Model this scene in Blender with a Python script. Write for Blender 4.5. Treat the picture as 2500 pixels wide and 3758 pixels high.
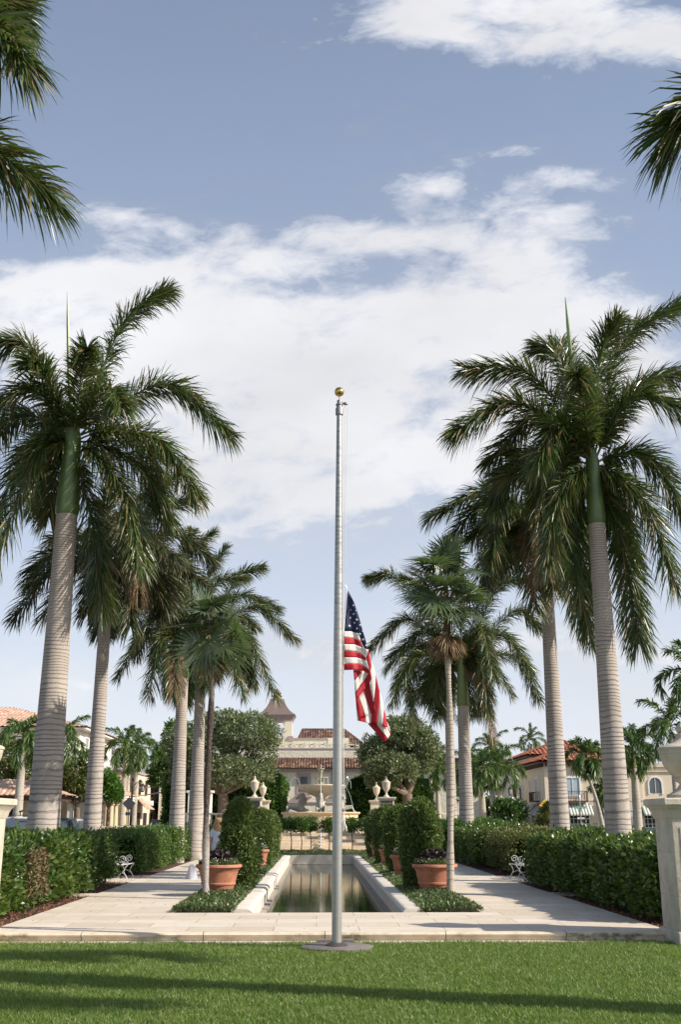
import bpy, bmesh, math, random
import numpy as np
from mathutils import Vector
R = math.radians
for o in list(bpy.data.objects): bpy.data.objects.remove(o)
S = bpy.context.scene
COL = S.collection
rng = np.random.default_rng(7); random.seed(7)
# ------------------------------------------------------------------ camera
PITCH, YAW, F, CZ = 16.28, 1.228, 3850.0, 1.55
cam = bpy.data.cameras.new("camera"); co = bpy.data.objects.new("camera", cam); COL.objects.link(co)
cam.sensor_fit = 'VERTICAL'; cam.sensor_height = 36; cam.sensor_width = 24
cam.lens = F/3758*36; cam.clip_end = 3000; cam.clip_start = .05
co.location = (0, 0, CZ); co.rotation_euler = (R(90+PITCH), 0, R(-YAW))
S.camera = co
S.view_settings.view_transform = 'Standard'; S.view_settings.look = 'None'; S.view_settings.exposure = 0.40
_cp, _sp, _cy, _sy = math.cos(R(PITCH)), math.sin(R(PITCH)), math.cos(R(YAW)), math.sin(R(YAW))
def ray(xf, yf):
    x = xf-1250; y = -(yf-1879)
    fw = F*_cp - y*_sp; up = F*_sp + y*_cp
    X = x*_cy + fw*_sy; Y = -x*_sy + fw*_cy
    return X/Y, up/Y                                    # slopes per metre of depth
def q(xf, yf, D):                                       # photo pixel + depth -> world
    u, v = ray(xf, yf); return Vector((u*D, D, CZ+v*D))
def d(x, y, D): return q(x*1.5944, y*1.5944, D)
AX = .19                                                # garden axis
# ------------------------------------------------------------------ sun + sky
SUN_EL, SUN_AZ = 34.5, -19.0                             # azimuth measured from +X towards -Y if negative
sd = Vector((math.cos(R(SUN_EL))*math.cos(R(SUN_AZ)), math.cos(R(SUN_EL))*math.sin(R(SUN_AZ)), math.sin(R(SUN_EL))))
sl = bpy.data.lights.new("sun", 'SUN'); sl.energy = 5.0; sl.angle = R(.6); sl.color = (1, .92, .80)
so = bpy.data.objects.new("sun", sl); COL.objects.link(so); so.rotation_euler = sd.to_track_quat('Z', 'Y').to_euler()
so.location = sd*60
W = bpy.data.worlds.new("World"); S.world = W; W.use_nodes = True
nt = W.node_tree; nt.nodes.clear(); L = nt.links
def nd(t, typ, **k):
    n = t.nodes.new(typ)
    for a, b in k.items(): setattr(n, a, b)
    return n
def mth(t, op, a, b=None, c=None, clamp=False):
    n = t.nodes.new('ShaderNodeMath'); n.operation = op; n.use_clamp = clamp
    for i, v in enumerate((a, b, c)):
        if v is None: continue
        if isinstance(v, (int, float)): n.inputs[i].default_value = v
        else: t.links.new(v, n.inputs[i])
    return n.outputs[0]
sky = nd(nt, 'ShaderNodeTexSky', sky_type='NISHITA', sun_disc=False)
sky.sun_elevation = R(SUN_EL); sky.sun_rotation = math.atan2(sd.x, sd.y); sky.air_density = 1.0; sky.dust_density = 1.2; sky.ozone_density = 1.5
tc = nd(nt, 'ShaderNodeTexCoord'); sp = nd(nt, 'ShaderNodeSeparateXYZ'); L.new(tc.outputs['Generated'], sp.inputs[0])
ay = mth(nt, 'MAXIMUM', mth(nt, 'ABSOLUTE', sp.outputs[1]), .05)
U = mth(nt, 'DIVIDE', sp.outputs[0], ay); V = mth(nt, 'DIVIDE', sp.outputs[2], ay)
BL = [(1250,30,330,75,1.1),(960,50,110,50,.8),(1500,110,170,50,.8),(1180,120,120,40,.5),
 (420,520,190,42,.75),(590,600,190,44,.75),(240,490,90,28,.45),(110,640,180,60,.8),(350,640,160,45,.55),
 (860,545,150,38,.8),(1000,430,130,34,.85),(1180,500,200,44,.95),(1330,415,140,32,.85),(1060,570,180,36,.75),(1150,350,90,20,.42),(1240,620,140,36,.5),(600,1240,420,45,.5),(300,1350,300,45,.45),(1100,1320,300,50,.45),(900,1480,400,60,.55),(500,1500,300,60,.45),(60,130,150,60,.25),
 (720,760,420,95,1.4),(720,930,420,150,1.7),(840,1080,300,70,1.0),(560,1140,230,60,.8),(1240,760,260,110,1.1),(100,800,220,150,.9),(1450,920,200,180,.9),(1180,900,160,120,.9),
 (190,1560,130,50,.6),(40,1620,100,40,.5),(1450,1500,230,120,.7),(1000,1480,200,60,.35),(784,1760,1100,110,.35)]
acc = None
for (x, y, a, b, w) in BL:
    u0, v0 = ray(x*1.5944, y*1.5944); u1, _ = ray((x+a)*1.5944, y*1.5944); _, v1 = ray(x*1.5944, (y-b)*1.5944)
    du = mth(nt, 'MULTIPLY', mth(nt, 'SUBTRACT', U, u0), 1/abs(u1-u0)); dv = mth(nt, 'MULTIPLY', mth(nt, 'SUBTRACT', V, v0), 1/abs(v1-v0))
    r2 = mth(nt, 'ADD', mth(nt, 'MULTIPLY', du, du), mth(nt, 'MULTIPLY', dv, dv))
    g = mth(nt, 'MULTIPLY', mth(nt, 'EXPONENT', mth(nt, 'MULTIPLY', r2, -.8)), w)
    acc = g if acc is None else mth(nt, 'ADD', acc, g)
acc = mth(nt, 'MINIMUM', acc, 1.2)
cv = nd(nt, 'ShaderNodeCombineXYZ'); L.new(mth(nt, 'ADD', mth(nt, 'MULTIPLY', U, 2.6), mth(nt, 'MULTIPLY', V, -.9)), cv.inputs[0]); L.new(mth(nt, 'MULTIPLY', V, 4.6), cv.inputs[1])
n1 = nd(nt, 'ShaderNodeTexNoise'); n1.inputs['Scale'].default_value = 2.9; n1.inputs['Detail'].default_value = 9; n1.inputs['Roughness'].default_value = .64; n1.inputs['Distortion'].default_value = .35
L.new(cv.outputs[0], n1.inputs['Vector'])
n2 = nd(nt, 'ShaderNodeTexNoise'); n2.inputs['Scale'].default_value = 1.1; n2.inputs['Detail'].default_value = 5; L.new(cv.outputs[0], n2.inputs['Vector'])
n3 = nd(nt, 'ShaderNodeTexNoise'); n3.inputs['Scale'].default_value = 9.5; n3.inputs['Detail'].default_value = 7; n3.inputs['Roughness'].default_value = .6; n3.inputs['Distortion'].default_value = .5
L.new(cv.outputs[0], n3.inputs['Vector'])
acc = mth(nt, 'ADD', acc, mth(nt, 'MULTIPLY', mth(nt, 'SUBTRACT', n3.outputs[0], .5), .95))
den = mth(nt, 'ADD', mth(nt, 'MULTIPLY', acc, .95), mth(nt, 'MULTIPLY', mth(nt, 'SUBTRACT', n1.outputs[0], .5), 2.0))
mr = nd(nt, 'ShaderNodeMapRange', interpolation_type='SMOOTHSTEP'); L.new(den, mr.inputs[0]); mr.inputs[1].default_value = -.05; mr.inputs[2].default_value = 1.15
# veil: thin cloud everywhere, thicker to the horizon
veil = mth(nt, 'MULTIPLY', mth(nt, 'EXPONENT', mth(nt, 'MULTIPLY', mth(nt, 'MAXIMUM', V, 0), -2.0)), .82)
veil = mth(nt, 'ADD', veil, .12)
mask = mth(nt, 'MAXIMUM', mth(nt, 'MULTIPLY', mr.outputs[0], .96), veil, clamp=True)
cc = nd(nt, 'ShaderNodeMapRange'); L.new(n2.outputs[0], cc.inputs[0]); cc.inputs[1].default_value = .3; cc.inputs[2].default_value = .7; cc.inputs[3].default_value = .58; cc.inputs[4].default_value = .77
ccol = nd(nt, 'ShaderNodeCombineColor'); 
L.new(mth(nt, 'MULTIPLY', cc.outputs[0], .985), ccol.inputs[0]); L.new(mth(nt, 'MULTIPLY', cc.outputs[0], .985), ccol.inputs[1]); L.new(mth(nt, 'MULTIPLY', cc.outputs[0], 1.02), ccol.inputs[2])
sk = nd(nt, 'ShaderNodeVectorMath', operation='SCALE'); L.new(sky.outputs[0], sk.inputs[0]); sk.inputs[3].default_value = .096
# cloud veil colour (bluish grey) -> cloud white as density rises
vc = nd(nt, 'ShaderNodeMixRGB'); L.new(mr.outputs[0], vc.inputs[0]); 
vcol = nd(nt, 'ShaderNodeMixRGB'); L.new(mth(nt, 'EXPONENT', mth(nt, 'MULTIPLY', mth(nt, 'MAXIMUM', V, 0), -2.2)), vcol.inputs[0]); vcol.inputs[1].default_value = (.46, .56, .76, 1); vcol.inputs[2].default_value = (.69, .70, .745, 1)
L.new(vcol.outputs[0], vc.inputs[1]); L.new(ccol.outputs[0], vc.inputs[2])
mx = nd(nt, 'ShaderNodeMixRGB'); L.new(mask, mx.inputs[0]); L.new(sk.outputs[0], mx.inputs[1]); L.new(vc.outputs[0], mx.inputs[2])
bg = nd(nt, 'ShaderNodeBackground'); L.new(mx.outputs[0], bg.inputs[0]); bg.inputs[1].default_value = 1.0
wo = nd(nt, 'ShaderNodeOutputWorld'); L.new(bg.outputs[0], wo.inputs[0])
# ------------------------------------------------------------------ materials
def newmat(name):
    m = bpy.data.materials.new(name); m.use_nodes = True; t = m.node_tree
    return m, t, t.nodes['Principled BSDF']
def noise(t, scale, detail=6, rough=.6, vec=None, dist=0):
    n = t.nodes.new('ShaderNodeTexNoise'); n.inputs['Scale'].default_value = scale; n.inputs['Detail'].default_value = detail
    n.inputs['Roughness'].default_value = rough; n.inputs['Distortion'].default_value = dist
    if vec is not None: t.links.new(vec, n.inputs['Vector'])
    return n.outputs[0]
def ramp(t, fac, stops):
    r = t.nodes.new('ShaderNodeValToRGB'); e = r.color_ramp.elements
    while len(e) < len(stops): e.new(.5)
    for i, (p, c) in enumerate(stops): e[i].position = p; e[i].color = (*c, 1)
    t.links.new(fac, r.inputs[0]); return r.outputs[0]
def mixc(t, f, a, b, mode='MIX'):
    n = t.nodes.new('ShaderNodeMixRGB'); n.blend_type = mode
    for i, v in ((0, f), (1, a), (2, b)):
        if isinstance(v, (int, float)): n.inputs[i].default_value = v
        elif isinstance(v, tuple): n.inputs[i].default_value = (*v, 1)
        else: t.links.new(v, n.inputs[i])
    return n.outputs[0]
def obco(t): return t.nodes.new('ShaderNodeTexCoord').outputs['Object']
def bump(t, b, h, strength=.3, dist=.02):
    n = t.nodes.new('ShaderNodeBump'); n.inputs['Strength'].default_value = strength; n.inputs['Distance'].default_value = dist
    t.links.new(h, n.inputs['Height']); t.links.new(n.outputs[0], b.inputs['Normal'])
def mat(name, c1, c2=None, scale=4, rough=.6, metal=0, bmp=0, bscale=40, bdist=.01, spec=.5):
    m, t, b = newmat(name); b.inputs['Roughness'].default_value = rough; b.inputs['Metallic'].default_value = metal
    b.inputs['Specular IOR Level'].default_value = spec
    co_ = obco(t)
    if c2 is None: c2 = tuple(x*.8 for x in c1)
    n = noise(t, scale, 8, .65, co_)
    t.links.new(ramp(t, n, [(.3, c2), (.7, c1)]), b.inputs['Base Color'])
    if bmp: bump(t, b, noise(t, bscale, 8, .7, co_), bmp, bdist)
    return m
def leafmat(name, cols, rough=.4, tr=.22, trcol=(.16, .28, .03), spec=.5, patch=0):
    m, t, b = newmat(name); b.inputs['Roughness'].default_value = rough; b.inputs['Specular IOR Level'].default_value = spec
    g = t.nodes.new('ShaderNodeNewGeometry'); r = g.outputs['Random Per Island']
    n = len(cols); c = ramp(t, r, [(i/(n-1) if n > 1 else 0, k) for i, k in enumerate(cols)])
    if patch:
        c = mixc(t, mth(t, 'MULTIPLY', ramp(t, noise(t, patch, 4, .5, obco(t)), [(.42, (0, 0, 0)), (.62, (1, 1, 1))]), .6), c, mixc(t, .5, c, (.16, .20, .03)))
    t.links.new(c, b.inputs['Base Color'])
    tl = t.nodes.new('ShaderNodeBsdfTranslucent'); t.links.new(mixc(t, .5, c, trcol), tl.inputs[0])
    ms = t.nodes.new('ShaderNodeMixShader'); ms.inputs[0].default_value = tr
    t.links.new(b.outputs[0], ms.inputs[1]); t.links.new(tl.outputs[0], ms.inputs[2])
    t.links.new(ms.outputs[0], t.nodes['Material Output'].inputs[0]); return m
M_hedge = leafmat('hedge_leaf', [(.018,.042,.012),(.035,.08,.018),(.06,.12,.025),(.15,.20,.045),(.045,.085,.022)], .3, .28, patch=1.6)
M_hedgef = leafmat('hedge_leaf_fine', [(.02,.06,.015),(.05,.12,.02),(.09,.17,.035),(.14,.2,.05),(.05,.12,.02)], .42, .25, patch=2.0)
M_hedgeb = leafmat('hedge_leaf_olive', [(.07,.08,.02),(.12,.13,.03),(.17,.16,.05),(.06,.09,.02)], .5, .25)
M_twig = mat('twig', (.16,.10,.06), (.08,.05,.03), 20, .9)
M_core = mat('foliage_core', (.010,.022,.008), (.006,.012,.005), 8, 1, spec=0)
M_topi = leafmat('topiary_leaf', [(.035,.075,.02),(.08,.14,.035),(.15,.21,.055),(.28,.31,.11),(.04,.085,.025)], .4, .3)
M_cover = leafmat('ground_cover_leaf', [(.03,.06,.02),(.06,.11,.03),(.10,.15,.05),(.15,.2,.08),(.16,.12,.06)], .4, .2)
M_ficus = leafmat('ficus_leaf', [(.02,.05,.012),(.05,.11,.02),(.09,.19,.03),(.12,.22,.04)], .4, .3)
M_oak = leafmat('oak_leaf', [(.06,.085,.04),(.12,.155,.07),(.19,.22,.11),(.28,.31,.17),(.09,.12,.055)], .5, .25)
M_strt = leafmat('street_tree_leaf', [(.05,.08,.02),(.09,.13,.03),(.14,.17,.05),(.14,.11,.04)], .5, .3)
M_brt = leafmat('bright_leaf', [(.05,.13,.02),(.08,.19,.03),(.12,.24,.04)], .45, .3)
M_rose = leafmat('rose_leaf', [(.03,.08,.015),(.06,.13,.02),(.12,.2,.04)], .4, .3)
M_palm = leafmat('royal_palm_leaf', [(.034,.060,.014),(.050,.092,.020),(.075,.125,.027),(.12,.155,.038),(.048,.082,.02),(.065,.10,.025),(.19,.15,.055),(.28,.19,.095)], .36, .22, (.12,.2,.03), .6)
M_palm2 = leafmat('dry_palm_leaf', [(.03,.055,.02),(.04,.075,.025),(.08,.09,.035),(.18,.13,.06),(.04,.07,.025),(.05,.08,.03)], .45, .2, (.2,.16,.05))
M_spalm = leafmat('street_palm_leaf', [(.02,.06,.015),(.035,.09,.02),(.06,.13,.025),(.12,.2,.04),(.13,.14,.045)], .42, .25)
M_dead = leafmat('dead_palm_leaf', [(.20,.12,.06),(.28,.19,.1),(.13,.08,.04),(.36,.27,.15)], .7, .2, (.4,.25,.1))
M_fan = leafmat('fan_palm_leaf', [(.06,.09,.05),(.09,.13,.075),(.15,.19,.12),(.06,.1,.045),(.12,.15,.06)], .38, .25)
M_rachis = mat('palm_rachis', (.17,.20,.07), (.13,.11,.05), 3, .5)
M_spear = mat('spear_leaf', (.22,.30,.10), (.15,.22,.07), 12, .45)
M_shaft = mat('crownshaft', (.13,.18,.055), (.075,.12,.035), 3.5, .33, bmp=.1, bscale=6)
M_shaftb = mat('crownshaft_brown', (.16,.07,.03), (.08,.035,.018), 3, .5)
M_shafty = mat('crownshaft_yellow', (.20,.22,.06), (.12,.17,.04), 3, .35)
def trunkmat(name, base, dark, spacing, lich=.5, ringw=.16):
    m, t, b = newmat(name); b.inputs['Roughness'].default_value = .85; b.inputs['Specular IOR Level'].default_value = .2
    c = obco(t); s = t.nodes.new('ShaderNodeSeparateXYZ'); t.links.new(c, s.inputs[0])
    z = mth(t, 'ADD', s.outputs[2], mth(t, 'MULTIPLY', noise(t, 2.2, 3, .5, c), spacing*.8))
    zr = mth(t, 'ADD', s.outputs[2], mth(t, 'MULTIPLY', noise(t, .35, 2, .5, c), spacing*4))
    ph = mth(t, 'ADD', mth(t, 'MULTIPLY', z, .50/spacing), mth(t, 'MULTIPLY', mth(t, 'MULTIPLY', z, z), .12/spacing))
    wb = mth(t, 'MULTIPLY', mth(t, 'SINE', mth(t, 'MULTIPLY', zr, 7.3)), .50)
    f = mth(t, 'FRACT', mth(t, 'ADD', ph, wb))
    k = mth(t, 'ABSOLUTE', mth(t, 'SUBTRACT', f, .5))
    nn = noise(t, 26, 5, .7, c)
    ring = t.nodes.new('ShaderNodeMapRange'); t.links.new(mth(t, 'ADD', k, mth(t, 'MULTIPLY', mth(t, 'SUBTRACT', nn, .5), .16)), ring.inputs[0])
    ring.inputs[1].default_value = ringw*.45; ring.inputs[2].default_value = ringw; ring.inputs[3].default_value = 1; ring.inputs[4].default_value = 0
    body = mixc(t, nn, tuple(x*.80 for x in base), base)
    big = noise(t, .9, 4, .55, c)
    body = mixc(t, mth(t, 'MULTIPLY', ramp(t, big, [(.45, (0,0,0)), (.66, (1,1,1))]), .65), body, tuple(x*.55 for x in base))
    hgt = t.nodes.new('ShaderNodeMapRange'); t.links.new(s.outputs[2], hgt.inputs[0]); hgt.inputs[1].default_value = 3.5; hgt.inputs[2].default_value = 9
    body = mixc(t, mth(t, 'MULTIPLY', hgt.outputs[0], .75), body, mixc(t, nn, (.36,.28,.21), (.52,.42,.32)))
    streak = t.nodes.new('ShaderNodeMapping'); streak.inputs['Scale'].default_value = (7,7,.5); t.links.new(c, streak.inputs[0])
    body = mixc(t, mth(t, 'MULTIPLY', ramp(t, noise(t, 1.2, 5, .6, streak.outputs[0]), [(.45,(0,0,0)),(.7,(1,1,1))]), .35), body, tuple(x*.6 for x in base))
    lm = ramp(t, noise(t, 1.3, 5, .6, c), [(.56, (0,0,0)), (.66, (1,1,1))])
    low = t.nodes.new('ShaderNodeMapRange'); t.links.new(s.outputs[2], low.inputs[0]); low.inputs[1].default_value = .8; low.inputs[2].default_value = 3.2; low.inputs[3].default_value = lich; low.inputs[4].default_value = 0
    body = mixc(t, mth(t, 'MULTIPLY', lm, low.outputs[0]), body, (.13,.16,.09))
    col = mixc(t, mth(t, 'MULTIPLY', ring.outputs[0], mth(t, 'ADD', .10, mth(t, 'MULTIPLY', ramp(t, noise(t, 1.1, 3, .5, c), [(.35,(0,0,0)),(.65,(1,1,1))]), .65), clamp=True)), body, dark)
    t.links.new(col, b.inputs['Base Color'])
    bump(t, b, mth(t, 'ADD', mth(t, 'MULTIPLY', nn, .35), mth(t, 'MULTIPLY', ring.outputs[0], -1)), .7, .012)
    return m
M_trunk = trunkmat('palm_trunk', (.50,.44,.39), (.11,.09,.08), .13, .85, .20)
M_trunkw = trunkmat('palm_trunk_tan', (.50,.41,.33), (.26,.20,.155), .06, .1, .22)
M_trunks = trunkmat('street_palm_trunk', (.50,.45,.38), (.33,.28,.23), .15, .1)
M_fantr = trunkmat('fan_trunk', (.50,.43,.36), (.22,.17,.13), .11, .2)
M_bark = mat('bark', (.26,.20,.155), (.10,.075,.055), 5, .95, bmp=.9, bscale=9, bdist=.05)
def fandark():
    m, t, b = newmat('fan_trunk_dark'); c = obco(t); s = t.nodes.new('ShaderNodeSeparateXYZ'); t.links.new(c, s.inputs[0])
    z = mth(t, 'ADD', s.outputs[2], mth(t, 'MULTIPLY', noise(t, 3, 4, .6, c), .9))
    f = ramp(t, mth(t, 'DIVIDE', z, 6.5), [(.20,(0,0,0)),(.33,(1,1,1)),(.66,(1,1,1)),(.82,(0,0,0))])
    n = noise(t, 40, 6, .7, c)
    dk = ramp(t, n, [(.40,(.035,.024,.02)),(.58,(.07,.05,.038)),(.66,(.36,.3,.25))])
    lt = ramp(t, n, [(.35,(.22,.18,.15)),(.6,(.48,.44,.4))])
    t.links.new(mixc(t, f, lt, dk), b.inputs['Base Color']); b.inputs['Roughness'].default_value = .9
    bump(t, b, n, .8, .015); return m
M_fandark = fandark()
def stonemat(name, ca, cb, bw, bh, mortar=.006, rough=.75, mcol=(.34,.28,.21), stain=.35, rot=0):
    m, t, b = newmat(name); c = obco(t)
    br = t.nodes.new('ShaderNodeTexBrick'); t.links.new(c, br.inputs['Vector'])
    br.inputs['Color1'].default_value = (*ca, 1); br.inputs['Color2'].default_value = (*cb, 1); br.inputs['Mortar'].default_value = (*mcol, 1)
    br.inputs['Scale'].default_value = 1; br.inputs['Mortar Size'].default_value = mortar; br.inputs['Brick Width'].default_value = bw; br.inputs['Row Height'].default_value = bh
    br.inputs['Mortar Smooth'].default_value = .2; br.inputs['Bias'].default_value = 0
    n = noise(t, 2.2, 9, .7, c); n2_ = noise(t, 60, 4, .7, c)
    col = mixc(t, mth(t, 'MULTIPLY', ramp(t, n, [(.40,(0,0,0)),(.72,(1,1,1))]), stain), br.outputs[0], tuple(x*.62 for x in cb))
    col = mixc(t, mth(t, 'MULTIPLY', ramp(t, n2_, [(.55,(0,0,0)),(.75,(1,1,1))]), .25), col, tuple(x*.6 for x in ca))
    t.links.new(col, b.inputs['Base Color']); b.inputs['Roughness'].default_value = rough; b.inputs['Specular IOR Level'].default_value = .3
    bump(t, b, n2_, .2, .006); return m
M_path = stonemat('path_stone', (.70,.62,.53), (.57,.49,.385), 1.25, .62, .008)
M_cope = stonemat('coping_stone', (.70,.64,.56), (.64,.58,.50), 5, 1.35, .012, mcol=(.22,.19,.16))
def kerbmat():
    m, t, b = newmat('kerb_stone'); c = obco(t); s = t.nodes.new('ShaderNodeSeparateXYZ'); t.links.new(c, s.inputs[0])
    n = noise(t, 5, 8, .7, c); nb = noise(t, .8, 3, .5, c)
    base = ramp(t, n, [(.3,(.50,.41,.30)),(.7,(.70,.62,.50))])
    # algae patches under the nose
    mk = mth(t, 'MULTIPLY', ramp(t, noise(t, 9, 8, .75, c), [(.42,(0,0,0)),(.6,(1,1,1))]), ramp(t, nb, [(.47,(0,0,0)),(.6,(1,1,1))]))
    lowm = t.nodes.new('ShaderNodeMapRange'); t.links.new(s.outputs[2], lowm.inputs[0]); lowm.inputs[1].default_value = -.02; lowm.inputs[2].default_value = .0; lowm.inputs[3].default_value = .85; lowm.inputs[4].default_value = 0
    base = mixc(t, mth(t, 'MULTIPLY', mk, lowm.outputs[0]), base, (.12,.12,.06))
    f = mth(t, 'ABSOLUTE', mth(t, 'SUBTRACT', mth(t, 'FRACT', mth(t, 'DIVIDE', mth(t, 'ADD', s.outputs[0], 40.3), 1.72)), .5))
    j = mth(t, 'LESS_THAN', f, .0035)
    t.links.new(mixc(t, j, base, (.10,.08,.06)), b.inputs['Base Color']); b.inputs['Roughness'].default_value = .8
    bump(t, b, noise(t, 50, 5, .7, c), .3, .006); return m
M_kerb = kerbmat()
M_stone = mat('urn_stone', (.66,.59,.47), (.50,.43,.33), 5, .8, bmp=.25, bscale=40)
M_pier = stonemat('pier_stone', (.62,.54,.44), (.56,.50,.40), 3.0, .58, .006, mcol=(.3,.25,.2), stain=.5)
def piermat():
    m, t, b = newmat('weathered_coral_stone'); c = obco(t); s = t.nodes.new('ShaderNodeSeparateXYZ'); t.links.new(c, s.inputs[0])
    n = noise(t, 3, 9, .75, c)
    base = ramp(t, n, [(.28,(.38,.33,.26)),(.5,(.56,.50,.41)),(.75,(.68,.61,.51))])
    g = mth(t, 'MULTIPLY', ramp(t, noise(t, 2.2, 7, .7, c), [(.5,(0,0,0)),(.64,(1,1,1))]), .45)
    base = mixc(t, g, base, (.33,.35,.27))
    f = mth(t, 'ABSOLUTE', mth(t, 'SUBTRACT', mth(t, 'FRACT', mth(t, 'DIVIDE', mth(t, 'ADD', s.outputs[2], .25), .585)), .5))
    base = mixc(t, mth(t, 'MULTIPLY', mth(t, 'LESS_THAN', f, .005), .6), base, (.25,.2,.15))
    pit = ramp(t, noise(t, 35, 6, .8, c), [(.60,(0,0,0)),(.7,(1,1,1))])
    base = mixc(t, mth(t, 'MULTIPLY', pit, .35), base, (.2,.16,.12))
    t.links.new(base, b.inputs['Base Color']); b.inputs['Roughness'].default_value = .9; b.inputs['Specular IOR Level'].default_value = .2
    bump(t, b, noise(t, 28, 8, .75, c), .8, .015); return m
M_pier = piermat()
M_terra = mat('terracotta', (.50,.22,.13), (.33,.12,.065), 5.5, .75, bmp=.15, bscale=25)
M_mulch = mat('mulch', (.16,.075,.045), (.04,.022,.016), 22, 1, bmp=1, bscale=30, bdist=.04)
M_soil = mat('soil', (.06,.04,.025), (.03,.02,.014), 20, 1, bmp=1, bscale=40)
M_lawn = mat('lawn_soil', (.07,.13,.03), (.035,.07,.02), 14, 1)
M_ground = mat('ground', (.10,.12,.06), (.07,.08,.04), 1, 1)
M_asph = mat('asphalt', (.075,.073,.07), (.05,.05,.05), 20, .9, bmp=.3, bscale=80)
M_pave = mat('pavement', (.42,.39,.34), (.33,.30,.26), 6, .85)
M_iron = mat('white_iron', (.62,.62,.62), (.5,.5,.5), 8, .35)
M_black = mat('black_iron', (.02,.02,.022), (.012,.012,.012), 8, .4)
M_alu = mat('brushed_aluminium', (.56,.56,.54), (.46,.46,.44), 2, .38, .85)
M_gold = mat('gold_ball', (.72,.50,.17), (.66,.44,.14), 3, .22, 1)
M_rope = mat('rope', (.72,.70,.66), (.6,.58,.55), 20, .8)
M_conc = mat('concrete', (.20,.175,.16), (.12,.105,.10), 7, .9, bmp=.5, bscale=25)
M_white = mat('white_paint', (.80,.79,.76), (.72,.71,.68), 2, .6)
M_wallw = mat('white_stucco', (.80,.77,.71), (.72,.69,.63), 1.5, .85, bmp=.2, bscale=12)
M_cream = mat('cream_stucco', (.70,.60,.47), (.63,.53,.41), 1.2, .85, bmp=.5, bscale=5, bdist=.03)
M_cream2 = mat('pale_stucco', (.66,.62,.51), (.60,.56,.45), 1.6, .85, bmp=.9, bscale=4.5, bdist=.08)
M_peach = mat('peach_stucco', (.66,.55,.40), (.58,.48,.34), 1.2, .85, bmp=.3, bscale=6, bdist=.03)
M_trim = mat('lilac_trim', (.38,.30,.29), (.33,.26,.25), 4, .8)
M_brown = mat('dark_wood', (.09,.05,.035), (.05,.03,.022), 9, .7)
M_copper = mat('tower_roof', (.20,.145,.12), (.13,.10,.09), 5, .6)
M_glass = mat('window_glass', (.10,.125,.15), (.05,.065,.08), .6, .08, spec=.8)
M_dark = mat('dark_interior', (.02,.02,.022), (.012,.012,.014), 3, .6)
M_curt = mat('curtain', (.42,.50,.56), (.32,.40,.46), 3, .7)
def tilemat(name, cols):
    m, t, b = newmat(name); c = obco(t)
    v = t.nodes.new('ShaderNodeTexVoronoi'); v.inputs['Scale'].default_value = 3.6; t.links.new(c, v.inputs['Vector'])
    sep = t.nodes.new('ShaderNodeSeparateColor'); t.links.new(v.outputs['Color'], sep.inputs[0])
    col = ramp(t, sep.outputs[0], cols); n = noise(t, 12, 6, .7, c)
    t.links.new(mixc(t, mth(t, 'MULTIPLY', n, .5), col, tuple(x*.45 for x in cols[0][1])), b.inputs['Base Color'])
    b.inputs['Roughness'].default_value = .85; return m
M_tile = tilemat('old_roof_tile', [(0,(.045,.022,.018)),(.4,(.10,.045,.032)),(.7,(.16,.08,.052)),(1,(.36,.22,.12))])
M_tilep = tilemat('pale_roof_tile', [(0,(.46,.24,.15)),(.5,(.58,.36,.25)),(1,(.70,.58,.48))])
M_tileo = tilemat('orange_roof_tile', [(0,(.26,.07,.035)),(.5,(.38,.12,.06)),(1,(.50,.24,.14))])
def watermat():
    m, t, b = newmat('pool_water'); b.inputs['Base Color'].default_value = (.012,.028,.02,1); b.inputs['Roughness'].default_value = .03
    b.inputs['IOR'].default_value = 1.33; b.inputs['Specular IOR Level'].default_value = .6
    c = obco(t); mp = t.nodes.new('ShaderNodeMapping'); mp.inputs['Scale'].default_value = (1.3, 5.5, 1); t.links.new(c, mp.inputs[0])
    h = mth(t, 'ADD', noise(t, 2.2, 3, .55, mp.outputs[0], .4), mth(t, 'MULTIPLY', noise(t, 7, 2, .5, mp.outputs[0]), .3))
    bump(t, b, h, .07, .012); return m
M_water = watermat()
M_jet = mat('falling_water', (.80,.84,.86), (.6,.66,.7), 30, .15)
M_grass = leafmat('grass_blade', [(.06,.125,.02),(.10,.185,.03),(.155,.245,.045),(.22,.30,.07),(.38,.35,.18)], .45, .4, (.25,.42,.05), patch=1.3)
def fab(name, c, c2=None): 
    m = mat(name, c, c2 or tuple(x*.93 for x in c), 3, .6)
    t = m.node_tree; b = t.nodes['Principled BSDF']; tl = t.nodes.new('ShaderNodeBsdfTranslucent'); tl.inputs[0].default_value = (*c, 1)
    ms = t.nodes.new('ShaderNodeMixShader'); ms.inputs[0].default_value = .35; t.links.new(b.outputs[0], ms.inputs[1]); t.links.new(tl.outputs[0], ms.inputs[2])
    t.links.new(ms.outputs[0], t.nodes['Material Output'].inputs[0]); return m
M_fw, M_fr, M_fb = fab('flag_white', (.90,.82,.78)), fab('flag_red', (.56,.012,.03)), fab('flag_blue', (.022,.032,.11))
M_fs = fab('flag_star', (.86,.86,.88)); M_fh = fab('flag_header', (.66,.68,.70))
M_skin = mat('skin', (.58,.34,.25), (.52,.30,.22), 6, .5)
M_hair = mat('blond_hair', (.52,.31,.13), (.26,.14,.055), 14, .45, bmp=.8, bscale=30, bdist=.02)
M_shirt = mat('pale_blue_cloth', (.60,.66,.76), (.52,.58,.68), 6, .8)
M_short = mat('blue_grey_cloth', (.50,.58,.68), (.42,.5,.6), 6, .8)
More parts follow.
